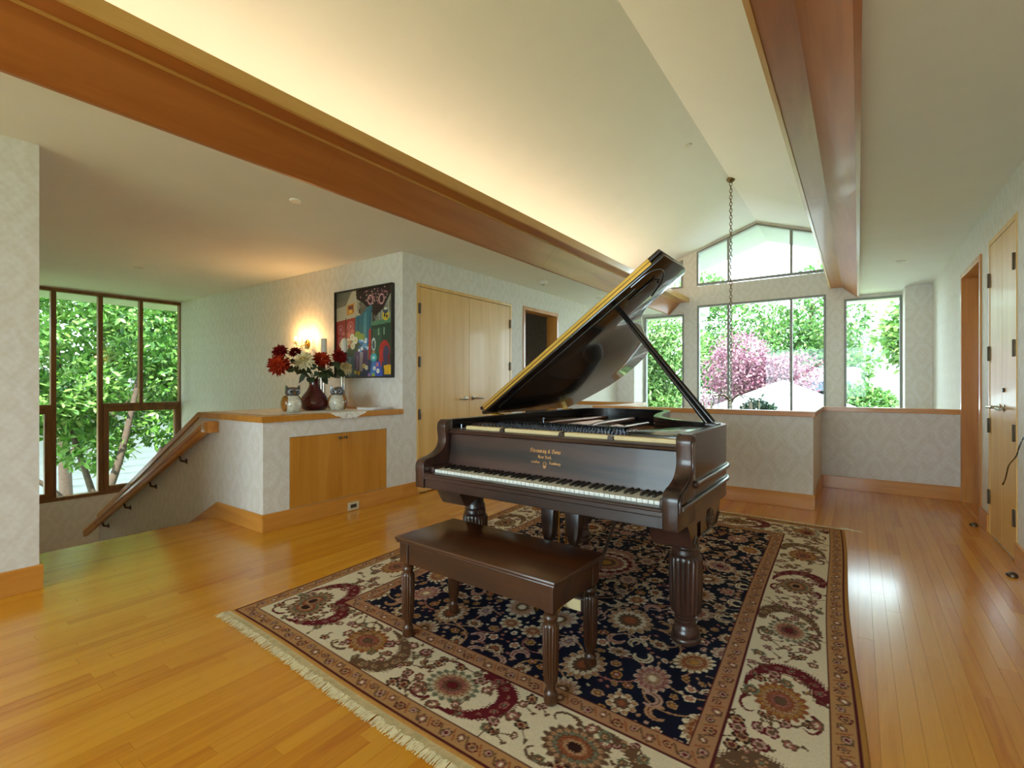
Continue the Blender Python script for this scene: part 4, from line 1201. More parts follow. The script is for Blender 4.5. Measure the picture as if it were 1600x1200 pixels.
    for side in range(4):
        LL = W_ if side < 2 else L_
        # only the mitred wedge of this side
        du = np.minimum(U, W_ - U); dv = np.minimum(V, L_ - V)
        wedge = (dv <= du) if side < 2 else (du <= dv)
        for (band, dm, sp, rr) in ((bandA, (E0 + G1) / 2, 0.058, 0.022), (bandB, (CR + G2) / 2, 0.058, 0.021)):
            mk = band & wedge
            n = int(LL / sp)
            for k in range(n):
                s = (k + .5) * LL / n
                u, v = side_pts(side, s, dm + (0.006 if k % 2 else -0.006))
                rosette(u, v, rr * (1 if k % 2 == 0 else .8), 6, k, [('brown', 'rose', 'cream'), ('red', 'tan', 'brown'), ('brown', 'pink', 'red')][k % 3], mk, 0.85, 0.25)
                p1 = side_pts(side, s + sp * .3, dm + .022); p2 = side_pts(side, s + sp * .7, dm - .02)
                stroke([p1, p2], 0.0032, 'brown' if k % 2 else 'rust', mk)
        mk = bandC & wedge
        dm = (G1 + CR) / 2
        unit_ = 0.52
        n = max(2, int(round((LL - 0.3) / unit_)))
        un = LL / n
        for k in range(n):
            s0 = (k + 0.5) * un
            u, v = side_pts(side, s0 + 0.02, dm)
            rosette(u, v, 0.112, 18, 0 if side < 2 else PI / 2, [('brown', 'tan', 'sage', 'rust', 'tan', 'dark'), ('rust', 'gold', 'tan', 'rust', 'rose', 'brown'), ('sage', 'ivory', 'tan', 'rose', 'brown', 'red')][k % 3], mk, 0.78, 0.22)
            # S arabesque between palmettes
            col, col2 = (('red', 'rose') if (k + side) % 2 == 0 else ('brown', 'tan'))
            pts = []
            sgk = 1 if k % 2 == 0 else -1
            for t in np.linspace(-1, 1, 34):
                an = 0.15 + 1.55 * t
                pts.append(side_pts(side, s0 + 0.075 + 0.185 * math.cos(an) + 0.05 * t, dm + sgk * 0.130 * math.sin(an)))
            wd = [0.007 + 0.034 * math.cos((t - .15) * PI / 2.35) ** 1.2 for t in np.linspace(-1, 1, 34)]
            stroke(pts, wd, col, mk, 0.30)
            for q in range(5, 30, 4):
                rosette(pts[q][0], pts[q][1], 0.011 + 0.005 * (q % 3), 5, q, (col2, col, 'sage'), mk, .7, 0.3)
            # hooked ends
            for sgn in (-1, 1):
                cen = (s0 - 0.06, dm + sgn * 0.098)
                hk = [side_pts(side, cen[0] + 0.05 * math.cos(a) , cen[1] + sgn * 0.03 * math.sin(a)) for a in np.linspace(0.3, 3.9, 14)]
                stroke(hk, [0.009 * (1 - q / 18) for q in range(14)], col, mk, 0.1)
            # small flowers, leaves and stems around
            for q in range(52):
                ss, dd = s0 + rs.uniform(-.5, .5) * un, rs.uniform(G1 + .028, CR - .028)
                u2, v2 = side_pts(side, ss, dd)
                i0, j0 = min(nu - 1, max(0, int(u2 / step))), min(nv - 1, max(0, int(v2 / step)))
                if np.abs(img[i0, j0] - C['cream']).sum() < 1e-6:
                    rosette(u2, v2, rs.uniform(0.018, 0.030), rs.choice([5, 6]), rs.uniform(0, 6), [('brown', 'rose', 'cream'), ('dark', 'tan', 'red'), ('red', 'pink', 'brown'), ('sage', 'brown', 'tan')][rs.randint(4)], mk, rs.uniform(.6, 1), .28)
                    u3, v3 = side_pts(side, ss + rs.uniform(-.07, .07), dd + rs.uniform(-.07, .07))
                    stroke([(u2, v2), (u3, v3)], 0.0028, 'brown', mk)
                    rosette(u3, v3, 0.012, 3, rs.uniform(0, 6), ('brown',), mk, .5, .3)
    for lim in (G1, CR, G2, E0):
        img[np.abs(D - lim) < 0.0042] = C['red'] * 0.6 + C['dark'] * 0.4
    # abrash: slight knot-to-knot change
    img *= (1 + 0.10 * (rs.rand(nu, nv, 1) - 0.5))
    return nu, nv, np.clip(img, 0, 1)

RUG = dict(FL=(-2.70, 1.235), FR=(0.055, 1.125), BL=(-2.755, 4.90), BR=(-0.10, 4.83))
def make_rug():
    W_, L_ = 2.74, 3.66
    nu, nv, img = paint_rug(W_, L_, 0.0052)
    a, b = np.meshgrid(np.linspace(0, 1, nu), np.linspace(0, 1, nv), indexing='ij')
    FL, FR, BL, BR = [np.array(RUG[k]) for k in ('FL', 'FR', 'BL', 'BR')]
    xy = (FL * ((1 - a) * (1 - b))[..., None] + FR * (a * (1 - b))[..., None] + BL * ((1 - a) * b)[..., None] + BR * (a * b)[..., None])
    # gently wavy long edges
    xy[..., 0] += 0.010 * np.sin(b * 9.0) * a ** 3 + 0.006 * np.sin(b * 14.0) * (1 - a) ** 3
    xy[..., 1] += 0.006 * np.sin(a * 11.0) * (1 - b) ** 3
    edge = np.minimum(np.minimum(a, 1 - a) * W_, np.minimum(b, 1 - b) * L_)
    z = 0.0095 - 0.006 * np.clip(1 - edge / 0.02, 0, 1) ** 2
    V = np.concatenate([xy, z[..., None]], -1).reshape(-1, 3)
    idx = np.arange(nu * nv).reshape(nu, nv)
    Fq = np.stack([idx[:-1, :-1], idx[1:, :-1], idx[1:, 1:], idx[:-1, 1:]], -1).reshape(-1, 4)
    # skirt down to the floor
    ring = np.concatenate([idx[:, 0], idx[-1, 1:], idx[-2::-1, -1], idx[0, -2:0:-1]])
    base = len(V)
    V = np.concatenate([V, np.c_[V[ring, :2], np.full(len(ring), 0.0012)]])
    n = len(ring)
    sk = np.stack([ring, base + np.arange(n), base + (np.arange(n) + 1) % n, np.roll(ring, -1)], -1)
    Fq = np.concatenate([Fq, sk])
    me = bpy.data.meshes.new('persian_rug')
    me.vertices.add(len(V)); me.vertices.foreach_set('co', V.astype(np.float32).ravel())
    me.loops.add(Fq.size); me.loops.foreach_set('vertex_index', Fq.astype(np.int32).ravel())
    me.polygons.add(len(Fq)); me.polygons.foreach_set('loop_start', (np.arange(len(Fq)) * 4).astype(np.int32))
    me.update(calc_edges=True); me.validate()
    col = np.ones((len(V), 4), np.float32)
    col[:base, :3] = img.reshape(-1, 3); col[base:, :3] = img.reshape(-1, 3)[ring]
    at = me.color_attributes.new('tint', 'FLOAT_COLOR', 'POINT')
    at.data.foreach_set('color', col.ravel())
    me.materials.append(attr_mat('knotted_wool', 'tint', 0.9, 0.5, 0.1))
    root = thing('persian_rug', 'large navy floral rug with a cream border and fringed ends under the piano', 'rug', (0, 0, 0))
    o = bpy.data.objects.new('pile', me); COL.objects.link(o); o.parent = root
    # fringes on the two short ends
    rf = np.random.RandomState(4)
    fr_mat = plain('cotton_fringe', srgb(226, 206, 160), 0.85, var=0.12, nscale=40)
    for (p, q, sg) in ((FL, FR, -1), (BL, BR, 1)):
        mb = MB(); nt = 1100
        for i in range(nt):
            t = (i + rf.rand()) / nt
            x, y = p * (1 - t) + q * t
            if sg < 0: y += 0.006 * math.sin(t * 11.0)
            ln = rf.uniform(0.050, 0.072) if sg < 0 else rf.uniform(0.012, 0.035)
            dx = rf.uniform(-0.016, 0.004)
            w = 0.0030
            z0, z1, z2 = 0.0055, 0.0075 + rf.rand() * .004, 0.002 + rf.rand() * .004
            y0 = y - sg * 0.004
            A = [(x - w, y0, z0), (x + w, y0, z0)]; B = [(x - w + dx * .5, y + sg * ln * .5, z1), (x + w + dx * .5, y + sg * ln * .5, z1)]
            Cc = [(x - w * .6 + dx, y + sg * ln, z2), (x + w * .6 + dx, y + sg * ln, z2)]
            mb.poly([A[0], A[1], B[1], B[0]]); mb.poly([B[0], B[1], Cc[1], Cc[0]])
        f = mb.build('fringe', fr_mat, root); f['kind'] = 'stuff'; f['label'] = 'cream cotton fringe'
    # stray corner tassel
    MB().tube([(-0.13, 4.845, 0.006), (-0.08, 4.87, 0.008), (-0.03, 4.845, 0.006), (0.03, 4.85, 0.005)], [0.008, 0.007, 0.005, 0.003], 6).build('corner_tassel', fr_mat, root, 60)
make_rug()

# =================================================================== CABINET AND WORKTOP
cab = thing('built_in_cabinet', 'papered built-in cabinet with two wooden doors below the flower vase', 'cabinet', (XL, YS, 0))
def cb(*a, **k): return MB().box(*a, **k)
dp = 1.13; LN = YP - YS - 0.002
d0, d1, dmid, dz0, dz1 = 0.226, 1.266, 0.737, BASE_H, 0.749
body = MB().box(-dp, -0.02, 0.0, LN, 0.0005, CAP_B - 0.0005)
body.box(-0.02, 0, 0, d0, 0.0005, CAP_B - 0.0005).box(-0.02, 0, d1, LN, 0.0005, CAP_B - 0.0005).box(-0.02, 0, d0, d1, dz1, CAP_B - 0.0005).box(-0.02, 0, d0, d1, 0.0005, dz0)
body.build('body', M['paper_x'], cab)
for k, (p, q) in enumerate(((d0 + .003, dmid - .0015), (dmid + .0015, d1 - .003))):
    d = cb(-0.018, 0.001, p, q, dz0 + .002, dz1 - .004, 0.001).build('door', M['cab'], cab)
    yy = dmid + (-0.032 if k == 0 else 0.032)
    MB().lathe([(0, 0), (0.008, 0), (0.006, 0.010), (0.012, 0.018), (0.014, 0.024), (0.010, 0.030), (0, 0.031)], 14, M=Matrix.Translation((0.001, yy, 0.705)) @ Matrix.Rotation(PI / 2, 4, 'Y')).build('knob', M['bronze'], d, 50)
cb(0, BT_, 0.0005, LN, 0.0005, BASE_H, 0.002).build('plinth_board', M['trim'], cab)
out = thing('wall_outlet', 'beige wall outlet set in the baseboard under the cabinet', 'outlet', (XL + BT_, 2.905, 0.046))
cb(0, 0.005, -0.062, 0.062, -0.038, 0.038, 0.002).build('cover_plate', plain('beige_plastic', srgb(214, 202, 170), 0.4), out)
cb(0.005, 0.007, -0.034, 0.034, -0.017, 0.017, 0.0015).build('socket_face', plain('brown_plastic', srgb(60, 48, 38), 0.4), out)
wt = MB().prism([(XL + 0.02, YS - 0.018), (XL + 0.02, YP - 0.001), (-5.06, YP - 0.001), (-5.06, YS - 0.018)], 'z', CAP_B, CAP_T, 0.003).build('cabinet_worktop', M['cab'])
tag(wt, 'thick wooden worktop on the papered cabinet', 'worktop')

# lace runner on the worktop: scalloped, hanging a little over the front edge
def lace_mat():
    t = NT('lace_cloth')
    v = t.coords('Object', (1, 1, 1))
    vo = t.add('ShaderNodeTexVoronoi'); vo.inputs['Scale'].default_value = 32; t.link(v, vo.inputs['Vector'])
    t.base(t.ramp(vo.outputs['Distance'], [(0.0, srgb(150, 128, 112)), (0.22, srgb(216, 206, 192)), (0.5, srgb(242, 238, 230))]))
    t.set(Roughness=0.9)
    t.bump(vo.outputs['Distance'], 0.4, 0.004)
    return t.m
m = MB()
ZC = CAP_T + 0.0015
n = 40
rows = []
for i in range(n + 1):
    t = i / n
    y = 2.16 + t * 1.06
    sc_ = 0.012 * abs(math.sin(t * PI * 9))
    xb = -4.99 + sc_ + 0.10 * max(0, (t - 0.75) / 0.25)
    xf = -4.00 - 0.10 * max(0, (0.35 - t) / 0.35) + sc_
    over = max(0.0, 1 - ((t - 0.66) / 0.30) ** 2)
    xf = xf + 0.152 * over
    edge = XL + 0.0225
    drop = max(0.0, xf - edge)
    xe = min(xf, edge)
    pts = [(xb + (xe - xb) * k / 6, y, ZC) for k in range(7)]
    ex = 0.001 if drop > 0 else 0.0
    pts += [(xe + ex, y, ZC - drop * 0.5 - ex), (xe + ex * 1.5, y, ZC - drop - ex - 0.006 * abs(math.sin(t * PI * 24)) * (drop > 0))]
    rows.append([m.bm.verts.new(p) for p in pts])
for i in range(n):
    for k in range(len(rows[0]) - 1):
        m.bm.faces.new((rows[i][k], rows[i][k + 1], rows[i + 1][k + 1], rows[i + 1][k]))
o = m.build('lace_runner', lace_mat(), None, 60)
tag(o, 'cream lace runner spread on the wooden worktop', 'runner')

# papers beside the runner
M['paper'] = plain('white_paper', srgb(238, 238, 242), 0.7, var=0.01)
o = box(-0.11, 0.11, -0.15, 0.15, 0, 0.012, 0.001).build('booklet', M['paper']); o.location = (-4.12, 3.34, CAP_T + 0.0018); o.rotation_euler = (0, 0, 0.15)
tag(o, 'white booklet lying flat at the wall end of the worktop', 'booklet')
o = box(-0.10, 0.10, -0.14, 0.14, 0, 0.008, 0.001).build('booklet', M['paper']); o.location = (-4.14, 3.33, CAP_T + 0.0139); o.rotation_euler = (0, 0, -0.12)
tag(o, 'thin white booklet on top of another booklet', 'booklet')

# vase
M['vase'] = plain('oxblood_glaze', srgb(84, 10, 22), 0.12, coat=0.8, var=0.15, nscale=6)
VX, VY = -4.47, 2.86
ZV = CAP_T + 0.0015
v = MB().lathe([(0, 0), (0.085, 0), (0.118, 0.014), (0.138, 0.045), (0.142, 0.08), (0.132, 0.115), (0.105, 0.155), (0.072, 0.195), (0.054, 0.23), (0.049, 0.265), (0.050, 0.30), (0.053, 0.312), (0.048, 0.314), (0.044, 0.30), (0.044, 0.24), (0, 0.20)], 40).build('flower_vase', M['vase'], None, 60)
v.location = (VX, VY, ZV); tag(v, 'round bellied dark red glazed vase on the lace runner', 'vase')

# dahlias: each stem a thing of its own
M['stem'] = plain('flower_stem', srgb(70, 60, 34), 0.6)
M['leaf'] = plain('dark_leaf', srgb(48, 66, 40), 0.5, var=0.3, nscale=25)
pet = {'red': attr_mat('red_petals', 'tint', 0.6), }
def dahlia_head(c, aim, r, inner, outer, rs, layers=6):
    V, F, K = [], [], []
    aim = Vector(aim).normalized()
    u = aim.cross(Vector((0.1, 0.2, 1))).normalized(); w = aim.cross(u)
    c = Vector(c)
    for l in range(layers):
        t = l / (layers - 1)
        cnt = int(18 - 11 * t)
        ang_el = math.radians(-12 + 92 * t)
        ln = r * (1.0 - 0.52 * t)
        for k in range(cnt):
            a = 2 * PI * (k + 0.5 * (l % 2)) / cnt + rs.uniform(-.12, .12)
            el = ang_el + rs.uniform(-.14, .14)
            d = (u * math.cos(a) + w * math.sin(a)) * math.cos(el) + aim * math.sin(el)
            side = (w * math.cos(a) - u * math.sin(a))
            nrm = d.cross(side)
            hw_ = r * 0.155 * (1 - 0.4 * t)
            b0 = c + d * r * 0.08
            mid = c + d * ln * 0.62 - nrm * r * 0.05
            tip = c + d * ln * rs.uniform(.92, 1.08) + nrm * r * 0.03
            i0 = len(V)
            V += [b0, mid + side * hw_ + nrm * hw_ * .5, tip, mid - side * hw_ + nrm * hw_ * .5, mid]
            F += [(i0, i0 + 1, i0 + 4), (i0 + 1, i0 + 2, i0 + 4), (i0 + 2, i0 + 3, i0 + 4), (i0 + 3, i0, i0 + 4)]
            cc = [inner[q] * (.25 + .75 * t) + outer[q] * (1 - t) * .75 for q in range(3)]
            s_ = rs.uniform(.8, 1.2)
            cc = [min(1, x * s_) for x in cc]
            K += [cc] * 5
    return V, F, K
def leaf_blade(m, base, tip, wid):
    base, tip = Vector(base), Vector(tip)
    d = tip - base; s = d.cross(Vector((0.8, -0.5, 0.45))).normalized() * wid
    sag = Vector((0, 0, -0.15 * d.length))
    a, b = base + d * .35, base + d * .7
    P = [base, a + s * .9 + Vector((0, 0, .01)), b + s * .8 + sag * .3, tip + sag, b - s * .8 + sag * .3, a - s * .9 + Vector((0, 0, .01)), a, b + sag * .2]
    for f in ((0, 1, 6), (0, 6, 5), (1, 2, 7, 6), (6, 7, 4, 5), (2, 3, 7), (7, 3, 4)):
        m.poly([P[q] for q in f])
RED_I, RED_O = srgb(214, 70, 24), srgb(118, 14, 16)
DRK_I, DRK_O = srgb(142, 22, 22), srgb(92, 12, 18)
CRM_I, CRM_O = srgb(240, 222, 160), srgb(244, 236, 208)
def world_at(px, py, x):
    p = on_x(px, py, x); return p
flowers = [  # px, py, x-plane, radius, colours, label
    (435, 570, -4.40, .118, RED_I, DRK_O, 'large red dahlia drooping over the owl with the turned head'),
    (437, 549, -4.62, .088, DRK_I, DRK_O, 'dark red dahlia rising behind the large red one'),
    (461, 550, -4.72, .075, DRK_I, DRK_O, 'small dark red dahlia behind the cream dahlia'),
    (475, 563, -4.40, .112, CRM_I, CRM_O, 'cream dahlia in the middle of the vase'),
    (503, 561, -4.42, .105, RED_I, RED_O, 'bright orange red dahlia above the vase neck'),
    (531, 557, -4.34, .092, DRK_I, RED_O, 'deep red dahlia in front of the painting'),
    (540, 575, -4.50, .096, CRM_I, CRM_O, 'pale yellow dahlia hanging low in front of the painting')]
rsf = random.Random(8)
pm = attr_mat('dahlia_petals', 'tint', 0.7, spec=0.2)
from mathutils.bvhtree import BVHTree
def bvh(polys_v, polys_f): return BVHTree.FromPolygons([tuple(v) for v in polys_v], polys_f)
def mesh_bvh(o, off):
    return bvh([v.co + off for v in o.data.vertices], [tuple(p.vertices) for p in o.data.polygons])
heads = [world_at(f[0], f[1], f[2]) for f in flowers]
vc = Vector((VX, VY, 0))
order = sorted(range(len(heads)), key=lambda i: math.atan2(heads[i].y - VY, heads[i].x - VX))
rank = {i: k for k, i in enumerate(order)}
# even places round the inside of the vase neck, in the same order as the heads, turned to suit them best
def turn_cost(a0): return sum(1 - math.cos(a0 + rank[i] * 2 * PI / 7 - math.atan2(heads[i].y - VY, heads[i].x - VX)) for i in rank)
A0 = min((k * PI / 90 for k in range(180)), key=turn_cost)
taken = [mesh_bvh(v, Vector((VX, VY, ZV)))]
plants = []
for i, (px, py, xx, r, ci, co, lab) in enumerate(flowers):
    hp = heads[i]
    an = A0 + rank[i] * 2 * PI / 7
    base = Vector((VX + 0.016 * math.cos(an), VY + 0.016 * math.sin(an), ZV + 0.222))
    rt = thing('dahlia', lab, 'flower', tuple(base), 0, 'dahlias in the red vase')
    lip_ = Vector((0.016 * math.cos(an), 0.016 * math.sin(an), 0.096))       # where the stem leans on the neck
    e = hp - base
    aim = (Vector((0, 0, 1.25)) - hp).normalized() * 0.75 + (hp - base).normalized() * 0.5 + Vector((0, 0, .15))
    Vv, F, K = dahlia_head(hp - base, aim, r, ci, co, rsf)
    me = bpy.data.meshes.new('bloom'); me.from_pydata([tuple(p) for p in Vv], [], F)
    at = me.color_attributes.new('tint', 'FLOAT_COLOR', 'POINT')
    at.data.foreach_set('color', np.c_[np.array(K, np.float32), np.ones(len(K), np.float32)].ravel())
    me.materials.append(pm)
    o = bpy.data.objects.new('bloom', me); COL.objects.link(o); o.parent = rt
    end = e - aim.normalized() * 0.015
    path = [Vector((0, 0, 0)), lip_, lip_ * 0.62 + end * 0.38 + Vector((0, 0, 0.012)), end]
    line = catmull([tuple(q) for q in path], 5)
    st_ = MB().tube(line, 0.0042, 6).build('stem', M['stem'], rt, 60)
    taken += [mesh_bvh(o, base), mesh_bvh(st_, base)]
    plants.append((rt, base, e, line, len(taken) - 1))
# leaves: each grows from its own stem into free space between the other stems and blooms
rl = random.Random(31)
for want in range(4):
    for (rt, base, e, line, own) in plants:
        for _ in range(120):
            k = rl.randrange(6, len(line) - 2)
            rad = Vector((e.x, e.y, 0)).normalized() if e.xy.length > .03 else Vector((1, 0, 0))
            sd = Vector((-rad.y, rad.x, 0))
            d = (rad * rl.uniform(-.1, .8) + sd * rl.uniform(-1, 1) + Vector((0.25, -.1, rl.uniform(-.75, .55)))).normalized()
            m = MB()
            leaf_blade(m, line[k], line[k] + d * rl.uniform(.09, .15), rl.uniform(.030, .046))
            vs = [q.co + base for q in m.bm.verts]
            m.bm.verts.index_update()
            t_ = bvh(vs, [tuple(q.index for q in f.verts) for f in m.bm.faces])
            if any(t_.overlap(o_) for j, o_ in enumerate(taken) if j != own):
                m.bm.free(); continue
            m.build('leaf', M['leaf'], rt)
            taken.append(t_)
            break

# owls
M['owl_grey'] = plain('owl_grey_glaze', srgb(86, 80, 76), 0.2, coat=0.5, var=0.35, nscale=18)
M['owl_white'] = plain('owl_white_glaze', srgb(206, 198, 178), 0.2, coat=0.5, var=0.18, nscale=40)
M['owl_wing'] = plain('owl_amber_glaze', srgb(150, 96, 36), 0.2, coat=0.5, var=0.25, nscale=20)
M['eye'] = plain('owl_eye', srgb(16, 16, 20), 0.1, coat=0.6)
M['eye_ring'] = plain('owl_eye_ring', srgb(150, 158, 170), 0.2, coat=0.5)
def owl(px, py, x, rz, turn, label):
    p = on_x(px, py, x)
    r = thing('owl_figurine', label, 'figurine', (p.x, p.y, CAP_T + 0.0016), rz, 'pottery owls on the worktop')
    r.scale = (1.2, 1.2, 1.03)
    # local -y is the owl's front
    MB().lathe([(0, 0), (0.040, 0), (0.052, 0.008), (0.066, 0.045), (0.069, 0.075), (0.062, 0.11), (0.048, 0.140), (0.040, 0.150), (0, 0.155)], 28).build('body', M['owl_white'], r, 60)
    for s in (-1, 1):
        MB().ball((s * 0.050, 0.014, 0.078), 0.036, (0.80, 1.35, 2.05), 16, 10).build('wing', M['owl_wing'], r, 60)
        MB().ball((s * 0.026, -0.040, 0.0075), 0.016, (1.2, 1.4, .5), 10, 6).build('foot', M['owl_white'], r, 60)
    H_ = Matrix.Translation((0, 0, 0.182)) @ Matrix.Rotation(turn, 4, 'Z')
    hd = MB().ball((0, 0, 0), 0.054, (1.05, 0.95, 0.88), 22, 14, M=H_)
    for s in (-1, 1):
        hd.prism([(s * 0.022, 0.026), (s * 0.052, 0.020), (s * 0.050, 0.062)], 'y', -0.018, 0.012, M=H_)
    h = hd.build('head', M['owl_grey'], r, 50)
    for s in (-1, 1):
        MB().ball((s * 0.024, -0.040, 0.004), 0.021, (1, .45, 1), 16, 10, M=H_).build('eye_ring', M['eye_ring'], h, 60)
        MB().ball((s * 0.024, -0.047, 0.004), 0.011, (1, .5, 1), 12, 8, M=H_).build('pupil', M['eye'], h, 60)
    MB().prism([(-0.008, 0.0), (0.008, 0.0), (0, -0.020)], 'y', -0.060, -0.045, M=H_).build('beak', M['owl_wing'], h)
    return r
owl(457, 641, -4.30, math.radians(92), math.radians(-16), 'pottery owl with an amber wing showing at the left of the red vase')
owl(527, 639, -4.26, math.radians(44), 0.0, 'pottery owl facing forward between the vase and the booklets')

# candle holders with candles
M['mirror'] = plain('mirrored_silver', srgb(214, 206, 196), 0.08, 1.0, var=0.03)
M['wax'] = plain('white_wax', srgb(236, 230, 220), 0.5, var=0.03)
def candle(px, py_base, x, top_py, ch, label, clabel):
    p = on_x(px, py_base, x)
    zt = on_x(px, top_py, x).z
    h = zt - CAP_T - ch
    r = thing('candle_holder', label, 'candle holder', (p.x, p.y, CAP_T + 0.0015), 0, 'silver candle holders')
    MB().lathe([(0, 0), (0.055, 0), (0.055, 0.012), (0.02, 0.016), (0, 0.016)], 24).build('foot', M['mirror'], r, 40)
    for k in range(3):
        a = k * 2 * PI / 3 + 0.5
        hh = (h - 0.02) * (1, .62, .62)[k]
        c = (0.0, 0.0) if k == 0 else (0.030 * math.cos(a), 0.030 * math.sin(a))
        MB().lathe([(0, 0.016), (0.0165, 0.016), (0.0165, hh), (0.013, hh + .004), (0, hh + .004)], 18, c=(c[0], c[1], 0)).build('tube', M['mirror'], r, 40)
    MB().lathe([(0, h - 0.03), (0.014, h - 0.03), (0.036, h - 0.012), (0.037, h - 0.002), (0, h - 0.002)], 24).build('cup', M['mirror'], r, 40)
    c = thing('pillar_candle', clabel, 'candle', (p.x, p.y, CAP_T + 0.0015 + h - 0.0025), 0, 'white candles')
    MB().lathe([(0, 0), (0.030, 0), (0.031, 0.004), (0.031, ch - .006), (0.027, ch), (0, ch - .004)], 24).build('wax', M['wax'], c, 40)
    MB().tube([(0, 0, ch - .006), (0.001, 0, ch + .010)], 0.0015, 5).build('wick', M['eye'], c)
candle(506, 636, -4.78, 529, 0.155, 'silver tube candle holder behind the red vase', 'white candle against the glowing wall')
candle(538, 634, -4.74, 530, 0.150, 'silver tube candle holder behind the forward facing owl', 'white candle in front of the painting')

# =================================================================== PAINTING
def paint_canvas(n):
    X, Y = np.meshgrid((np.arange(n) + .5) / n, (np.arange(n) + .5) / n, indexing='ij')
    im = np.zeros((n, n, 3)); im[:] = srgb(126, 116, 96)
    rs = np.random.RandomState(2)
    def col(c): return np.array(srgb(*c))
    def poly(pts, c):
        inside = np.zeros_like(X, bool); k = len(pts)
        j = k - 1
        for i in range(k):
            (xi, yi), (xj, yj) = pts[i], pts[j]
            cond = ((yi > Y) != (yj > Y)) & (X < (xj - xi) * (Y - yi) / (yj - yi + 1e-9) + xi)
            inside ^= cond; j = i
        im[inside] = col(c)
        return inside
    def disc(cx, cy, rx, ry, c, ring=None):
        d = ((X - cx) / rx) ** 2 + ((Y - cy) / ry) ** 2
        mk = d < 1
        if ring: mk &= d > ring
        im[mk] = col(c)
    poly([(0, .66), (0, .9), (.2, .9), (.26, 1), (0, 1)], (112, 108, 92))
    poly([(.0, .64), (.0, .82), (.18, .84), (.24, .92), (.30, 1), (.45, 1), (.45, .64)], (190, 178, 152))
    poly([(.20, .72), (.34, .74), (.34, .86), (.20, .84)], (206, 140, 48)); poly([(.225, .745), (.32, .755), (.32, .84), (.225, .83)], (120, 60, 60))
    poly([(.235, .745), (.31, .752), (.31, .79), (.235, .785)], (226, 176, 70))
    poly([(.6, .5), (1, .5), (1, 1), (.6, 1)], (150, 152, 136))
    # red screen
    poly([(0, .25), (0, .66), (.36, .69), (.36, .25)], (164, 52, 40)); poly([(.175, .25), (.175, .69), (.19, .70), (.19, .25)], (40, 30, 26))
    for cx, cy in ((.08, .56), (.27, .59), (.08, .42), (.27, .46)):
        disc(cx, cy, .055, .06, (196, 110, 116)); disc(cx, cy, .04, .044, (170, 60, 56)); disc(cx, cy, .02, .024, (206, 130, 130))
    # black shawl
    sh = poly([(.37, 1), (.38, .9), (.5, .84), (.72, .67), (.86, .76), (1, .95), (1, 1)], (44, 28, 30))
    for k in range(60):
        x0 = rs.uniform(.38, .98); y0 = .86 - .2 * (1 - abs(x0 - .72) / .34) if x0 < 1 else .9
        poly([(x0, y0 + .03), (x0 + .006, y0 + .03), (x0 + .004, y0 - .10), (x0 - .002, y0 - .10)], (60, 44, 44) if k % 2 else (84, 70, 66))
    for cx, cy in ((.63, .87), (.82, .86)):
        disc(cx, cy, .052, .06, (206, 156, 160)); disc(cx, cy, .036, .042, (50, 30, 34))
    for k in range(70):
        cx, cy = rs.uniform(.45, .95), rs.uniform(.78, .99)
        if cy > .80 + abs(cx - .72) * .4: disc(cx, cy, .010, .010, [(190, 130, 136), (150, 90, 110), (200, 170, 150)][k % 3])
    # teal cloth
    poly([(.35, .40), (.36, .70), (.48, .71), (.57, .79), (.66, .81), (.65, .62), (.60, .38), (.55, .30)], (52, 108, 124))
    poly([(.50, .42), (.52, .72), (.56, .74), (.56, .42)], (78, 140, 152)); poly([(.60, .44), (.63, .76), (.65, .78), (.62, .42)], (38, 84, 102)); poly([(.40, .45), (.41, .69), (.43, .69), (.43, .45)], (38, 86, 104))
    # green cupboard
    poly([(.64, .10), (.64, .62), (1, .64), (1, .10)], (36, 66, 52)); poly([(.64, .57), (.64, .62), (1, .64), (1, .59)], (84, 128, 98)); poly([(.67, .12), (.67, .53), (.82, .54), (.82, .12)], (50, 86, 68))
    poly([(.60, .1), (.60, .53), (.64, .54), (.64, .1)], (178, 50, 58))
    # jar
    disc(.89, .675, .055, .06, (212, 178, 50)); disc(.89, .72, .040, .030, (52, 70, 96)); disc(.875, .675, .015, .02, (40, 46, 50)); disc(.91, .66, .015, .02, (40, 46, 50)); disc(.89, .745, .028, .014, (206, 206, 190))
    for x0 in (.76, .85):
        poly([(x0, .46), (x0 + .025, .46), (x0 + .02, .54), (x0 + .004, .54)], (122, 158, 138))
    # lower ground
    poly([(.18, 0), (.18, .22), (1, .16), (1, 0)], (56, 66, 92))
    # big vase and white flowers
    poly([(.20, .0), (.20, .28), (.36, .30), (.38, .0)], (70, 96, 116)); poly([(.24, .0), (.24, .28), (.28, .28), (.28, .0)], (96, 128, 144))
    poly([(.35, .1), (.35, .30), (.58, .30), (.58, .08)], (96, 72, 112))
    for cx, cy in ((.22, .30), (.34, .33), (.28, .28), (.40, .36)): disc(cx, cy, .07, .05, (52, 82, 58))
    for cx, cy in ((.40, .48), (.47, .45), (.35, .43)): disc(cx, cy, .06, .045, (150, 166, 74))
    for cx, cy in ((.14, .42), (.23, .41), (.31, .36), (.18, .34), (.36, .42), (.10, .38), (.30, .46)):
        for a in range(7): disc(cx + .026 * math.cos(a * .9), cy + .026 * math.sin(a * .9), .020, .018, (226, 222, 200))
        disc(cx, cy, .012, .012, (206, 186, 110))
    for cx, cy in ((.13, .51), (.24, .50), (.31, .53)): disc(cx, cy, .03, .026, (206, 110, 96))
    for k in range(26):
        cx, cy = .50 + rs.uniform(-.08, .08), .36 + rs.uniform(-.07, .07)
        disc(cx, cy, .020, .018, [(226, 236, 244), (96, 164, 214), (60, 120, 190), (190, 216, 236)][k % 4])
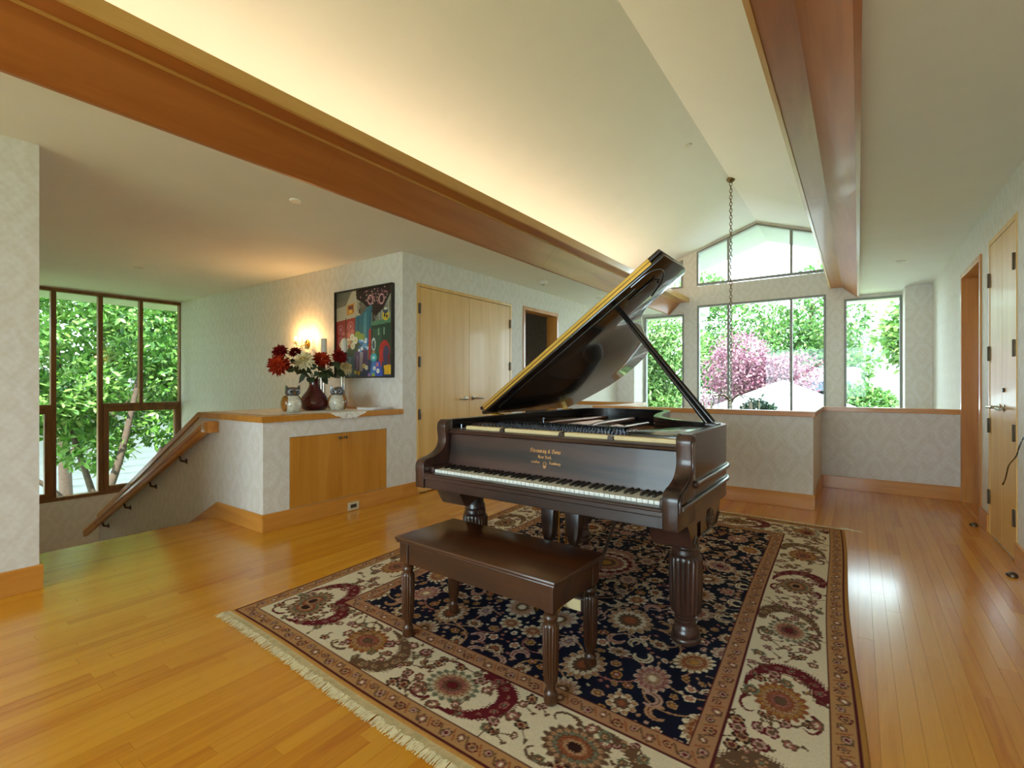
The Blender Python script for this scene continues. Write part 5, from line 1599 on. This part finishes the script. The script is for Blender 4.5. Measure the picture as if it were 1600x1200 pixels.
    poly([(.43, .06), (.44, .28), (.50, .28), (.49, .06)], (170, 160, 176)); poly([(.38, .08), (.38, .24), (.42, .24), (.41, .08)], (140, 120, 160))
    # red chair
    disc(.87, .28, .09, .12, (176, 44, 40)); disc(.90, .24, .055, .10, (70, 62, 92)); poly([(.76, .08), (.80, .30), (.84, .30), (.82, .08)], (190, 54, 46)); poly([(.93, .04), (.93, .24), (.96, .24), (.95, .04)], (120, 34, 30))
    # lamp
    disc(.685, .36, .035, .075, (196, 206, 204)); disc(.685, .355, .022, .05, (64, 90, 84)); disc(.685, .27, .03, .022, (168, 130, 90)); disc(.685, .21, .055, .05, (70, 172, 186)); disc(.685, .21, .025, .02, (180, 224, 220))
    poly([(.62, .0), (.65, .17), (.79, .17), (.84, .02), (.84, .0)], (64, 84, 176)); poly([(.63, .02), (.655, .16), (.72, .16), (.72, .02)], (74, 128, 190))
    for cx, cy, c in ((.76, .06, (236, 236, 220)), (.75, .13, (196, 110, 170)), (.70, .09, (230, 230, 236)), (.52, .12, (214, 196, 120)), (.56, .10, (226, 220, 200)), (.36, .05, (206, 186, 90)), (.42, .04, (196, 160, 60)), (.68, .012, (160, 190, 60)), (.61, .012, (150, 110, 190))):
        disc(cx, cy, .026, .026, c); disc(cx, cy, .010, .010, (190, 150, 50))
    poly([(.87, .02), (.86, .12), (1, .13), (1, .02)], (222, 170, 40)); poly([(.95, .02), (.95, .11), (1, .11), (1, .02)], (236, 190, 60))
    im *= 1 + 0.22 * (rs.rand(n, n, 1) - .5)
    return np.clip(im, 0, 1)
pt_ = thing('still_life_painting', 'colourful still life painting with shawl, flowers and red chair in a dark frame', 'painting', (-4.5455, YP, 1.775))
n = 150
im = paint_canvas(n)
hw_ = 0.49
xs = np.linspace(-hw_, hw_, n + 1); zs = np.linspace(-hw_, hw_, n + 1)
GX_, GZ_ = np.meshgrid(xs, zs, indexing='ij')
Vp = np.stack([GX_, np.full_like(GX_, -0.020), GZ_], -1).reshape(-1, 3)
idx = np.arange((n + 1) ** 2).reshape(n + 1, n + 1)
Fp = np.stack([idx[:-1, :-1], idx[1:, :-1], idx[1:, 1:], idx[:-1, 1:]], -1).reshape(-1, 4)
me = bpy.data.meshes.new('painted_canvas'); me.from_pydata(Vp.tolist(), [], Fp.tolist())
at = me.color_attributes.new('tint', 'FLOAT_COLOR', 'CORNER')
at.data.foreach_set('color', np.repeat(np.c_[im.reshape(-1, 3), np.ones(n * n)].astype(np.float32), 4, axis=0).ravel())
me.materials.append(attr_mat('oil_paint', 'tint', 0.45, spec=0.4))
o = bpy.data.objects.new('painted_canvas', me); COL.objects.link(o); o.parent = pt_
cb(-hw_, hw_, -0.019, -0.002, -hw_, hw_).build('stretcher', M['paper'], pt_)
M['pframe'] = plain('dark_frame', srgb(44, 38, 32), 0.4)
for (a, b, c, d) in ((-0.506, 0.506, 0.491, 0.506), (-0.506, 0.506, -0.506, -0.491), (-0.506, -0.491, -0.491, 0.491), (0.491, 0.506, -0.491, 0.491)):
    cb(a, b, -0.045, -0.001, c, d, 0.002).build('frame_bar', M['pframe'], pt_)

# =================================================================== SCONCE
sco = thing('wall_sconce', 'crystal wall sconce with glowing bulbs beside the painting', 'sconce', (-5.66, YP, 1.70))
M['crystal'] = glass_mat('cut_crystal', (0.90, 0.92, 0.95), 5.0)
M['bulb'] = emit_mat('lit_bulb', (1.0, 0.72, 0.36), 8)
MB().lathe([(0, 0), (0.055, 0), (0.060, 0.008), (0.040, 0.016), (0.014, 0.022), (0, 0.023)], 20, M=Matrix.Rotation(PI / 2, 4, 'X')).build('back_plate', M['brass'], sco, 40)
for s in (-1, 1):
    a = MB().tube([(0, -0.02, 0), (s * 0.05, -0.07, -0.03), (s * 0.10, -0.09, -0.015), (s * 0.12, -0.09, 0.01)], 0.006, 8).build('arm', M['brass'], sco, 60)
    MB().lathe([(0, 0.01), (0.028, 0.012), (0.034, 0.018), (0.010, 0.020), (0.009, 0.05), (0, 0.05)], 16, c=(s * 0.12, -0.09, 0)).build('candle_cup', M['brass'], a, 40)
    MB().lathe([(0, 0.05), (0.008, 0.052), (0.014, 0.068), (0.011, 0.088), (0.002, 0.105), (0, 0.106)], 14, c=(s * 0.12, -0.09, 0)).build('bulb', M['bulb'], a, 60)
    for k in range(5):
        t = k / 4
        MB().ball((s * (0.03 + 0.10 * t), -0.06 - .035 * t, -0.045 - 0.012 * math.sin(t * PI)), 0.009, (1, 1, 1.5), 8, 6).build('crystal_drop', M['crystal'], sco)
def point(name, loc, e, c, r=0.03):
    d = bpy.data.lights.new(name, 'POINT'); d.energy = e; d.color = c; d.shadow_soft_size = r
    o = bpy.data.objects.new(name, d); o.location = loc; COL.objects.link(o); return o
for s in (-1, 1):
    point('sconce_bulb', (-5.66 + s * 0.12, YP - 0.125, 1.79), 2.2, (1.0, 0.56, 0.20), 0.02)

# =================================================================== CEILING FITTINGS
M['plastic'] = plain('white_plastic', srgb(226, 222, 214), 0.45, var=0.02)
def downlight(x, y, z, label):
    r = thing('recessed_light', label, 'ceiling light', (x, y, z), 0, 'small round ceiling fittings')
    MB().lathe([(0.026, -0.010), (0.040, -0.012), (0.046, -0.004), (0.046, 0.0005), (0.026, 0.0005)], 24).build('trim_ring', M['plastic'], r, 40)
    MB().lathe([(0, -0.006), (0.027, -0.008), (0.027, 0.0), (0, 0.0)], 20).build('lens', M['white'], r, 40)
downlight(-3.498, 2.083, ZL, 'small round ceiling fitting near the broad orange beam')
downlight(-7.053, 2.194, ZL, 'small round ceiling fitting over the stairs')
downlight(-3.435, 7.264, ZL, 'small round ceiling fitting beyond the smoke detector')
downlight(0.404, 7.301, ZR, 'small round ceiling fitting on the right flat ceiling')
sm = thing('smoke_detector', 'round white smoke detector on the ceiling outside the closet doors', 'smoke detector', (-3.512, 5.694, ZL))
MB().lathe([(0, -0.048), (0.030, -0.048), (0.052, -0.036), (0.058, -0.012), (0.064, -0.008), (0.064, 0.0), (0, 0.0)], 28).build('case', M['plastic'], sm, 40)
MB().lathe([(0, -0.054), (0.012, -0.054), (0.014, -0.047), (0, -0.047)], 14).build('sensor_cap', M['eye_ring'], sm, 40)
# sprinkler on the vault slope
xv = on_y(1069, 303, 6.3)
sp_ = thing('recessed_light', 'small fitting on the sloping vault beside the hanging chain', 'ceiling light', (-1.66, 6.0, vz(-1.66)), 0)
sp_.rotation_euler = (0, -math.atan(SL), 0)
MB().lathe([(0, -0.012), (0.03, -0.012), (0.042, -0.002), (0.042, 0.004), (0, 0.004)], 24).build('trim_ring', M['plastic'], sp_, 40)

# =================================================================== CHANDELIER ON ITS CHAIN
CHX, CHY = -1.475, 7.45
ch = thing('chandelier', 'crystal chandelier hanging on a long chain in front of the gable windows', 'chandelier', (CHX, CHY, 0))
M['antique'] = plain('antique_brass', srgb(120, 104, 76), 0.35, 0.85)
zc = vz(CHX)
MB().lathe([(0, zc - 0.06), (0.012, zc - 0.06), (0.04, zc - 0.045), (0.058, zc - 0.02), (0.060, zc + 0.003), (0, zc + 0.003)], 24).build('ceiling_rose', M['antique'], ch, 40)
m = MB(); z = zc - 0.055; k = 0
while z > 1.02:
    pts = []
    for a in range(12):
        t = a * 2 * PI / 12
        u_, w_ = 0.017 * math.cos(t), 0.030 * math.sin(t)
        pts.append((u_ if k % 2 == 0 else 0, 0 if k % 2 == 0 else u_, z - 0.024 + w_))
    m.tube(pts, 0.0052, 5, closed=True)
    z -= 0.047; k += 1
o = m.build('chain', M['antique'], ch, 60); o['kind'] = 'stuff'
MB().lathe([(0, 0.35), (0.03, 0.37), (0.05, 0.42), (0.03, 0.5), (0.02, 0.6), (0.045, 0.68), (0.05, 0.74), (0.02, 0.82), (0.018, 0.92), (0.04, 0.97), (0.02, 1.0), (0.012, 1.03), (0, 1.03)], 20).build('stem', M['antique'], ch, 50)
for k in range(8):
    a = k * PI / 4 + 0.2; c_, s_ = math.cos(a), math.sin(a)
    arm_ = MB().tube(catmull([(0.03 * c_, 0.03 * s_, 0.70), (0.16 * c_, 0.16 * s_, 0.60), (0.30 * c_, 0.30 * s_, 0.66), (0.36 * c_, 0.36 * s_, 0.78)], 5), 0.009, 8).build('arm', M['antique'], ch, 60)
    MB().lathe([(0, 0.78), (0.04, 0.785), (0.045, 0.795), (0.012, 0.80), (0.011, 0.90), (0.006, 0.905), (0.012, 0.925), (0.002, 0.965), (0, 0.966)], 14, c=(0.36 * c_, 0.36 * s_, 0)).build('candle_tube', M['wax'], arm_, 40)
    top = MB().tube(catmull([(0.02 * c_, 0.02 * s_, 0.97), (0.12 * c_, 0.12 * s_, 1.045), (0.23 * c_, 0.23 * s_, 1.01)], 4), 0.008, 6).build('crown_arm', M['antique'], ch, 60)
    m = MB()
    for q in range(4):
        m.ball((0.23 * c_, 0.23 * s_, 0.985 - q * 0.04), 0.015, (1, 1, 1.4), 8, 6)
    m.build('crystal_drop', M['crystal'], top)
    m = MB()
    for q in range(3):
        m.ball((0.36 * c_, 0.36 * s_, 0.755 - q * 0.032), 0.012, (1, 1, 1.4), 8, 6)
    m.build('crystal_drop', M['crystal'], arm_)

# =================================================================== SMALL THINGS BY THE RIGHT WALL
def stopper(x, y, label):
    r = thing('door_stop', label, 'door stop', (x, y, 0.0003), 0, 'floor door stops')
    MB().lathe([(0, 0), (0.026, 0), (0.027, 0.008), (0.022, 0.020), (0.012, 0.028), (0, 0.030)], 22).build('dome', M['bronze'], r, 50)
    MB().box(-0.030, -0.012, -0.010, 0.010, 0.003, 0.018, 0.004).build('bumper', M['rubber'], r)
stopper(0.798, 5.622, 'brown domed door stop on the floor by the open doorway')
stopper(0.784, 4.285, 'brown domed door stop on the floor in front of the closet doors')
cbl = thing('wall_cable', 'thin dark cable end hanging out beside the narrow closet doors', 'cable', (XR, 4.45, 0.5))
MB().tube(catmull([(0.0, 0.0, 0.36), (-0.02, 0.0, 0.30), (-0.03, 0.02, 0.235), (-0.035, 0.10, 0.19), (-0.035, 0.20, 0.14), (-0.03, 0.30, 0.05), (-0.03, 0.36, 0.0)], 5), 0.004, 6).build('cord', M['eye'], cbl, 60)
MB().tube([(-0.03, 0.355, 0.006), (-0.03, 0.385, -0.012)], 0.0055, 6).build('plug', M['eye'], cbl, 60)

# =================================================================== OUTSIDE
M['grass'] = plain('lawn', srgb(120, 140, 84), 0.9, var=0.3, nscale=3)
GZ = -3.1
gnd = struct(box(-45, 45, -40, 70, GZ - 0.2, GZ).build('ground', M['grass']), 'green ground around the house')
# roof of this house: slabs with eaves past the walls
m = MB()
e = 1.35
for x0, x1 in ((-4.2, RX), (RX, 1.25)):
    m.prism([(x0, vz(x0) + 0.10), (x1, vz(x1) + 0.10), (x1, vz(x1) + 0.30), (x0, vz(x0) + 0.30)], 'y', YB - 1.3, YG)
    m.prism([(x0, vz(x0) - 0.035), (x1, vz(x1) - 0.035), (x1, vz(x1) + 0.30), (x0, vz(x0) + 0.30)], 'y', YG + 0.161, YG + e)
m.box(XW - 1.15, -3.7, YB - 1.0, YG + 1.25, ZL + 0.10, ZL + 0.30)
m.box(XW - 1.15, XW - 0.161, YB - 1.0, YG + 1.25, ZL - 0.02, ZL + 0.10)
m.box(0.75, XR + 0.9, YB - 1.0, YG, ZR + 0.10, ZR + 0.30)
m.box(-5.5, -2.62, YG + 0.161, YG + 1.35, ZL + 0.06, ZL + 0.28).box(-0.34, XR + 1.6, YG + 0.161, YG + 1.35, ZR + 0.04, ZR + 0.28)
struct(m.build('roof', M['soffit']), 'pale roof eaves outside the windows')
for x, lab in ((-3.0, 'small vent in the eaves outside the window behind the piano lid'), (0.30, 'small vent in the eaves outside the tall right window')):
    z_ = (ZL + 0.06) if x < -1 else (ZR + 0.04)
    r = thing('soffit_vent', lab, 'vent', (x, YG + 0.75, z_))
    box(-0.07, 0.07, -0.07, 0.07, -0.012, 0.0, 0.003).build('plate', M['frame'], r)
    for k in range(4): box(-0.055, 0.055, -0.05 + k * .03, -0.038 + k * .03, -0.018, -0.012).build('slat', M['soffit'], r)

def leaf_cloud(name, n, blobs, size, cols, seed, mat, parent, up=0.35, aspect=0.45):
    """n leaves scattered through ellipsoid blobs [(centre, radii, weight)]: one mesh of small folded blades"""
    rs = np.random.RandomState(seed)
    w = np.array([b[2] for b in blobs], float); w /= w.sum()
    which = rs.choice(len(blobs), n, p=w)
    C_ = np.array([b[0] for b in blobs])[which]; R_ = np.array([b[1] for b in blobs])[which]
    d = rs.randn(n, 3); d /= np.linalg.norm(d, axis=1, keepdims=True)
    rad = rs.rand(n, 1) ** 0.33
    rad = 0.55 + 0.45 * rad + 0.08 * rs.randn(n, 1)
    P = C_ + d * rad * R_
    ax = rs.randn(n, 3); ax[:, 2] -= up * 0.6; ax += d * 0.8; ax /= np.linalg.norm(ax, axis=1, keepdims=True)
    nn = rs.randn(n, 3) * .8 + d * .5; nn[:, 2] += up + .6
    sd = np.cross(ax, nn); sd /= np.linalg.norm(sd, axis=1, keepdims=True) + 1e-9
    nr = np.cross(sd, ax)
    s = size * rs.uniform(0.65, 1.25, (n, 1))
    V = np.zeros((n, 6, 3))
    V[:, 0] = P; V[:, 1] = P + ax * s * .38 + sd * s * aspect * .5 + nr * s * .06; V[:, 2] = P + ax * s * .72 + sd * s * aspect * .38 + nr * s * .05
    V[:, 3] = P + ax * s; V[:, 4] = P + ax * s * .72 - sd * s * aspect * .38 + nr * s * .05; V[:, 5] = P + ax * s * .38 - sd * s * aspect * .5 + nr * s * .06
    F = np.array([(0, 1, 2, 3), (0, 3, 4, 5)])
    Fq = (F[None] + 6 * np.arange(n)[:, None, None]).reshape(-1, 4)
    cc = np.array([srgb(*c) for c in cols])[rs.randint(len(cols), size=n)] * rs.uniform(.75, 1.2, (n, 1))
    col = np.ones((n, 6, 4), np.float32); col[..., :3] = np.clip(cc, 0, 1)[:, None, :]
    me = bpy.data.meshes.new(name)
    V = V.reshape(-1, 3)
    me.vertices.add(len(V)); me.vertices.foreach_set('co', V.astype(np.float32).ravel())
    me.loops.add(Fq.size); me.loops.foreach_set('vertex_index', Fq.astype(np.int32).ravel())
    me.polygons.add(len(Fq)); me.polygons.foreach_set('loop_start', (np.arange(len(Fq)) * 4).astype(np.int32))
    me.update(calc_edges=True)
    at = me.color_attributes.new('tint', 'FLOAT_COLOR', 'POINT'); at.data.foreach_set('color', col.ravel())
    me.materials.append(mat)
    o = bpy.data.objects.new(name, me); COL.objects.link(o); o.parent = parent; o['kind'] = 'stuff'
    return o
M['leafm'] = attr_mat('tree_leaves', 'tint', 0.45, spec=0.5, trans=0.35)
M['bark'] = plain('bark', srgb(66, 52, 42), 0.9, var=0.3, nscale=20, bump=0.5)
GREENS = [(66, 106, 42), (84, 122, 52), (52, 88, 38), (104, 132, 68), (74, 116, 58)]
DEEP = [(52, 92, 44), (76, 118, 56), (96, 140, 66), (60, 104, 60)]
PURP = [(118, 70, 90), (136, 90, 106), (100, 58, 78), (150, 112, 122)]
LIME = [(112, 140, 66), (128, 152, 80), (94, 126, 56)]
def tree(name, label, base, n, blobs, size, cols, seed, trunk=None, cat='tree', group=None, aspect=.45):
    r = thing(name, label, cat, tuple(base), 0, group)
    bl = [((c[0] - base[0], c[1] - base[1], c[2] - base[2]), rr, w) for (c, rr, w) in blobs]
    leaf_cloud('foliage', n, bl, size, cols, seed, M['leafm'], r, aspect=aspect)
    for path, rad in (trunk or []):
        pts = catmull([(q[0] - base[0], q[1] - base[1], q[2] - base[2]) for q in path], 4)
        k = len(pts)
        MB().tube(pts, [rad * (1 - .6 * i / (k - 1)) for i in range(k)], 8).build('branch', M['bark'], r, 60)
    return r
# broad leaved shrub close to the stair window
sb = []
rsb = random.Random(5)
for k in range(44):
    y = rsb.uniform(-0.2, 5.8); z = rsb.uniform(-0.1, 3.9); x = -12.5 + rsb.uniform(-.7, .7) - 0.12 * z
    sb.append(((x, y, z), (0.75, 0.62, 0.52), 1.0))
tree('broad_leaved_shrub', 'tall sunlit broad leaved shrub close outside the stair window', (-12.6, 3.0, GZ), 34000, sb, 0.17, [(76, 120, 44), (92, 138, 54), (110, 152, 68), (58, 98, 38), (130, 160, 92)], 3,
     [([(-12.6, 3.0, GZ), (-12.3, 3.2, -1.4), (-12.2, 3.5, -0.2), (-12.5, 3.9, 1.4)], .11), ([(-12.4, 3.1, -1.6), (-12.3, 2.4, -0.7), (-12.5, 1.6, 0.0)], .06), ([(-12.5, 3.0, -2.0), (-12.2, 3.8, -0.9), (-12.4, 4.4, 0.1)], .05), ([(-12.4, 3.1, -1.0), (-12.7, 2.8, .4), (-12.8, 2.4, 1.6)], .06)], 'shrub', aspect=.40)
sb2 = [((-10.55 + rsb.uniform(-.12, .12), rsb.uniform(.6, 4.8), rsb.uniform(-2.1, -1.5)), (.38, .5, .4), 1) for k in range(10)]
tree('low_shrub', 'low dark shrub at the foot of the broad leaved shrub', (-10.55, 2.6, GZ), 2600, sb2, 0.16, DEEP, 4, None, 'shrub')
tree('yellow_green_tree', 'pale green tree far behind the broad leaved shrub', (-23.0, 6.0, GZ), 5000, [((-23 + rsb.uniform(-1.5, 1.5), 1.5 + k * 1.1, rsb.uniform(3.2, 7.5)), (1.6, 1.3, 1.3), 1) for k in range(9)], 0.34, LIME, 6, [([(-23, 6, GZ), (-23, 6, 1), (-23.2, 6.2, 4)], .2)])
# neighbour house with white clapboards behind the shrub
tree('background_tree', 'dense tree with yellow green leaves between the shrub and the clapboard house', (-15.9, 3.5, GZ), 24000, [((-15.9 + rsb.uniform(-.5, .5), rsb.uniform(-1.0, 8.5), rsb.uniform(1.2, 6.0)), (.75, 1.0, .9), 1) for k in range(40)], 0.2, [(84, 128, 50), (104, 146, 62), (66, 108, 42), (126, 158, 82)], 23, [([(-15.9, 3.5, GZ), (-15.9, 3.4, 0), (-15.9, 3.2, 3)], .16), ([(-15.9, 3.5, -.6), (-15.8, 5.0, 1.2), (-15.8, 5.8, 2.6)], .09)])
nh = thing('neighbour_house', 'white clapboard house behind the broad leaved shrub', 'house', (-18.2, 4.0, GZ))
M['siding'] = plain('white_siding', srgb(176, 174, 184), 0.6, var=0.04)
box(-2.0, 0, -7, 7, 0, 4.2).build('wall', plain('grey_wall', srgb(180, 180, 190), .7), nh)
for k in range(21):
    MB().prism([(0.001, 0.2 * k), (0.045, 0.2 * k), (0.012, 0.2 * k + .215), (0.001, 0.2 * k + .215)], 'y', -7, 7).build('clapboard', M['siding'], nh)
w_ = box(0.02, 0.07, -1.9, -0.7, 1.9, 3.3).build('window', M['white'], nh); box(0.07, 0.075, -1.8, -0.8, 2.0, 3.2).build('pane', plain('dark_pane', srgb(70, 84, 96), .1), w_)
MB().prism([(0.6, 4.1), (-1.0, 5.2), (-2.6, 4.1)], 'y', -7.4, 7.4).build('roof', plain('roof_shingle', srgb(120, 116, 112), .9), nh)
fe = thing('wooden_fence', 'low cedar fence in front of the clapboard house', 'fence', (-14.2, 3.0, GZ))
M['cedar'] = wood('cedar_boards', srgb(150, 108, 70), srgb(182, 138, 94), 'z', .6, .7)
for k in range(26):
    box(-0.01, 0.012, -3.9 + k * .30, -3.62 + k * .30, 0.05, 1.75, .004).build('fence_board', M['cedar'], fe)
box(-.06, -.01, -3.9, 3.9, 1.3, 1.4).build('rail', M['cedar'], fe); box(-.06, -.01, -3.9, 3.9, .35, .45).build('rail', M['cedar'], fe)


# ---- beyond the gable windows
hb = [((-5.35 + rsb.uniform(-.35, .35) + .5 * (k % 3 - 1), 15.4 + rsb.uniform(-.4, .4), -2.2 + 5.2 * k / 16.), (.85, .8, .7), 1) for k in range(17)]
tree('cedar_hedge', 'bright green clipped cedar beyond the window behind the piano lid', (-5.35, 15.4, GZ), 26000, hb, 0.18, [(84, 122, 54), (102, 138, 68), (68, 106, 48), (124, 150, 88)], 9, [([(-5.35, 15.4, GZ), (-5.35, 15.4, 1.6)], .12)], 'hedge', aspect=.3)
pb_ = [((lambda q: (-4.6 + 3.6 * q, 21.2 + rsb.uniform(-.8, .8), rsb.uniform(-2.2, 2.7 - 1.9 * q * q)))(rsb.random()), (.95, .9, .75), 1) for k in range(36)]
tree('purple_plum_tree', 'pink purple leaved plum tree outside the wide gable window', (-2.6, 20.6, GZ), 26000, pb_, 0.15, PURP, 10, [([(-2.6, 20.6, GZ), (-2.5, 20.6, -1), (-2.2, 20.7, 1.6)], .14), ([(-2.6, 20.6, -1.6), (-3.4, 20.4, 0), (-3.9, 20.4, 1.2)], .08), ([(-2.5, 20.6, -1.4), (-1.4, 20.8, 0), (-.6, 20.8, .9)], .08)])
tb = [((-4.6 + rsb.uniform(-4.4, 3.8), 34.0 + rsb.uniform(-2, 2), 2.2 + rsb.uniform(-2.0, 5.0)), (1.9, 1.6, 1.4), 1) for k in range(26)]
tree('leafy_tree', 'large airy green tree rising behind the plum tree', (-2.6, 34.0, GZ), 26000, tb, 0.30, GREENS, 12, [([(-2.6, 34.0, GZ), (-2.5, 34.0, 1), (-2.2, 34.0, 6)], .28), ([(-2.5, 34.0, 0), (-4.0, 34.0, 3), (-4.8, 34.0, 5)], .14)])
tb = [((3.4 + rsb.uniform(-1.4, 1.6), 23.6 + rsb.uniform(-1, 1), 2.6 + rsb.uniform(-.5, 1.6)), (1.5, 1.1, .7), 1) for k in range(14)]
tree('spreading_tree', 'spreading pale green tree outside the tall right window', (3.4, 23.6, GZ), 7000, tb, 0.30, LIME + GREENS[:2], 13, [([(3.4, 23.6, GZ), (3.4, 23.6, 0), (3.2, 23.6, 3.0)], .16), ([(3.4, 23.6, .6), (2.4, 23.6, 1.8), (1.6, 23.6, 2.6)], .08)])
bb = [((.28 + rsb.uniform(-.35, .25), 18.3 + rsb.uniform(-.4, .4), -.3 + rsb.uniform(-1.2, 1.35)), (.55, .55, .5), 1) for k in range(13)]
tree('garden_shrub', 'mid green rounded shrub low outside the tall right window', (.28, 18.3, GZ), 9000, bb, 0.15, GREENS, 14, [([(.28, 18.3, GZ), (.28, 18.3, -1)], .08)], 'shrub')
bb = [((1.85 + rsb.uniform(-.35, .5), 20.9 + rsb.uniform(-.6, .6), -.9 + rsb.uniform(-1.2, 1.3)), (.7, .65, .6), 1) for k in range(9)]
tree('garden_shrub', 'lime green shrub beside the pier outside the right window', (1.85, 20.9, GZ), 4000, bb, 0.16, LIME, 15, [([(1.85, 20.9, GZ), (1.85, 20.9, -1)], .08)], 'shrub')
# white hipped roof of the carport below the window
cp = thing('carport', 'white hipped carport roof below the wide gable window', 'carport', (-1.6, 14.5, GZ))
M['wroof'] = plain('white_metal_roof', srgb(176, 182, 190), 0.5, var=0.02)
ax_, az, bz = 1.68, 4.36, 3.58
corners = [(-ax_, -ax_), (ax_, -ax_), (ax_, ax_), (-ax_, ax_)]
for k in range(4):
    a, b = corners[k], corners[(k + 1) % 4]
    m = MB(); m.poly([(a[0], a[1], bz), (b[0], b[1], bz), (0, 0, az)]); m.poly([(a[0], a[1], bz - .05), (0, 0, az - .05), (b[0], b[1], bz - .05)])
    m.poly([(a[0], a[1], bz - .05), (b[0], b[1], bz - .05), (b[0], b[1], bz), (a[0], a[1], bz)])
    p = m.build('roof_panel', M['wroof'], cp)
    MB().tube([(a[0], a[1], bz + .01), (0, 0, az + .01)], .035, 6).build('hip_rib', M['wroof'], p, 60)
    for t in (.33, .66):
        c0 = (a[0] + (b[0] - a[0]) * t, a[1] + (b[1] - a[1]) * t, bz + .012)
        h = 1 - abs(t - .5) * 2
        MB().tube([c0, (c0[0] * (1 - h * .96), c0[1] * (1 - h * .96), bz + (az - bz) * h * .96 + .012)], .016, 5).build('seam', M['wroof'], p, 60)
    box(a[0] * .93 - .06, a[0] * .93 + .06, a[1] * .93 - .06, a[1] * .93 + .06, 0, bz - .02).build('post', M['white'], cp)
# dome of a clipped bush in front of it
bb = [((-1.84, 12.1, .40), (.42, .34, .42), 1)]
tree('clipped_bush', 'dark rounded bush top in front of the white carport roof', (-1.84, 12.1, GZ), 2600, bb, 0.10, [(44, 64, 44), (56, 78, 52), (38, 54, 40)], 17, [([(-1.84, 12.1, GZ), (-1.84, 12.1, .2)], .06)], 'bush')
# house across the street, car
hs = thing('far_house', 'white house with a low roof across the street outside the right window', 'house', (3.6, 41, GZ + 3.7))
box(-5.5, 5.5, 0, 6, 0, 3.9).build('wall', M['siding'], hs)
MB().prism([(-6.2, 3.8), (6.2, 3.8), (4.2, 5.4), (-4.2, 5.4)], 'y', -.7, 6.6).build('roof', plain('pale_roof', srgb(150, 146, 146), .8), hs)
for x in (-3.6, -.6, 2.4):
    f_ = box(x, x + 1.5, -.06, .0, 1.7, 3.0).build('window', M['white'], hs); box(x + .1, x + 1.4, -.07, -.06, 1.8, 2.9).build('pane', plain('far_pane', srgb(120, 136, 150), .1), f_)
box(4.0, 5.0, -.05, 0, 0.2, 2.4).build('door', M['frame_wood'], hs)
car = thing('parked_car', 'dark blue parked car beyond the garden shrubs', 'car', (-0.85, 27.2, GZ + 3.7), math.radians(84))
M['carp'] = plain('dark_car_paint', srgb(46, 60, 78), .25, .3, .6)
MB().prism([(-2.1, .3), (-2.15, .75), (-1.4, .85), (-.8, 1.35), (.7, 1.38), (1.3, .92), (2.1, .8), (2.15, .3)], 'y', -.85, .85, .06).build('body', M['carp'], car, 40)
for s in (-1, 1):
    box(-.75, .65, s * .85 - .006, s * .85 + .006, .92, 1.27, .002).build('side_window', plain('car_glass', srgb(24, 28, 34), .1), car)
    for x in (-1.3, 1.3):
        MB().lathe([(0, -.1), (.32, -.1), (.34, 0), (.32, .1), (0, .1)], 20, M=Matrix.Translation((x, s * .8, .32)) @ Matrix.Rotation(PI / 2, 4, 'X')).build('wheel', M['rubber'], car, 40)
struct(box(-8, 16, 22.5, 60, GZ, GZ + 3.7).build('ground', plain('street_bank', srgb(140, 142, 138), .9)), 'pale raised street beyond the garden')
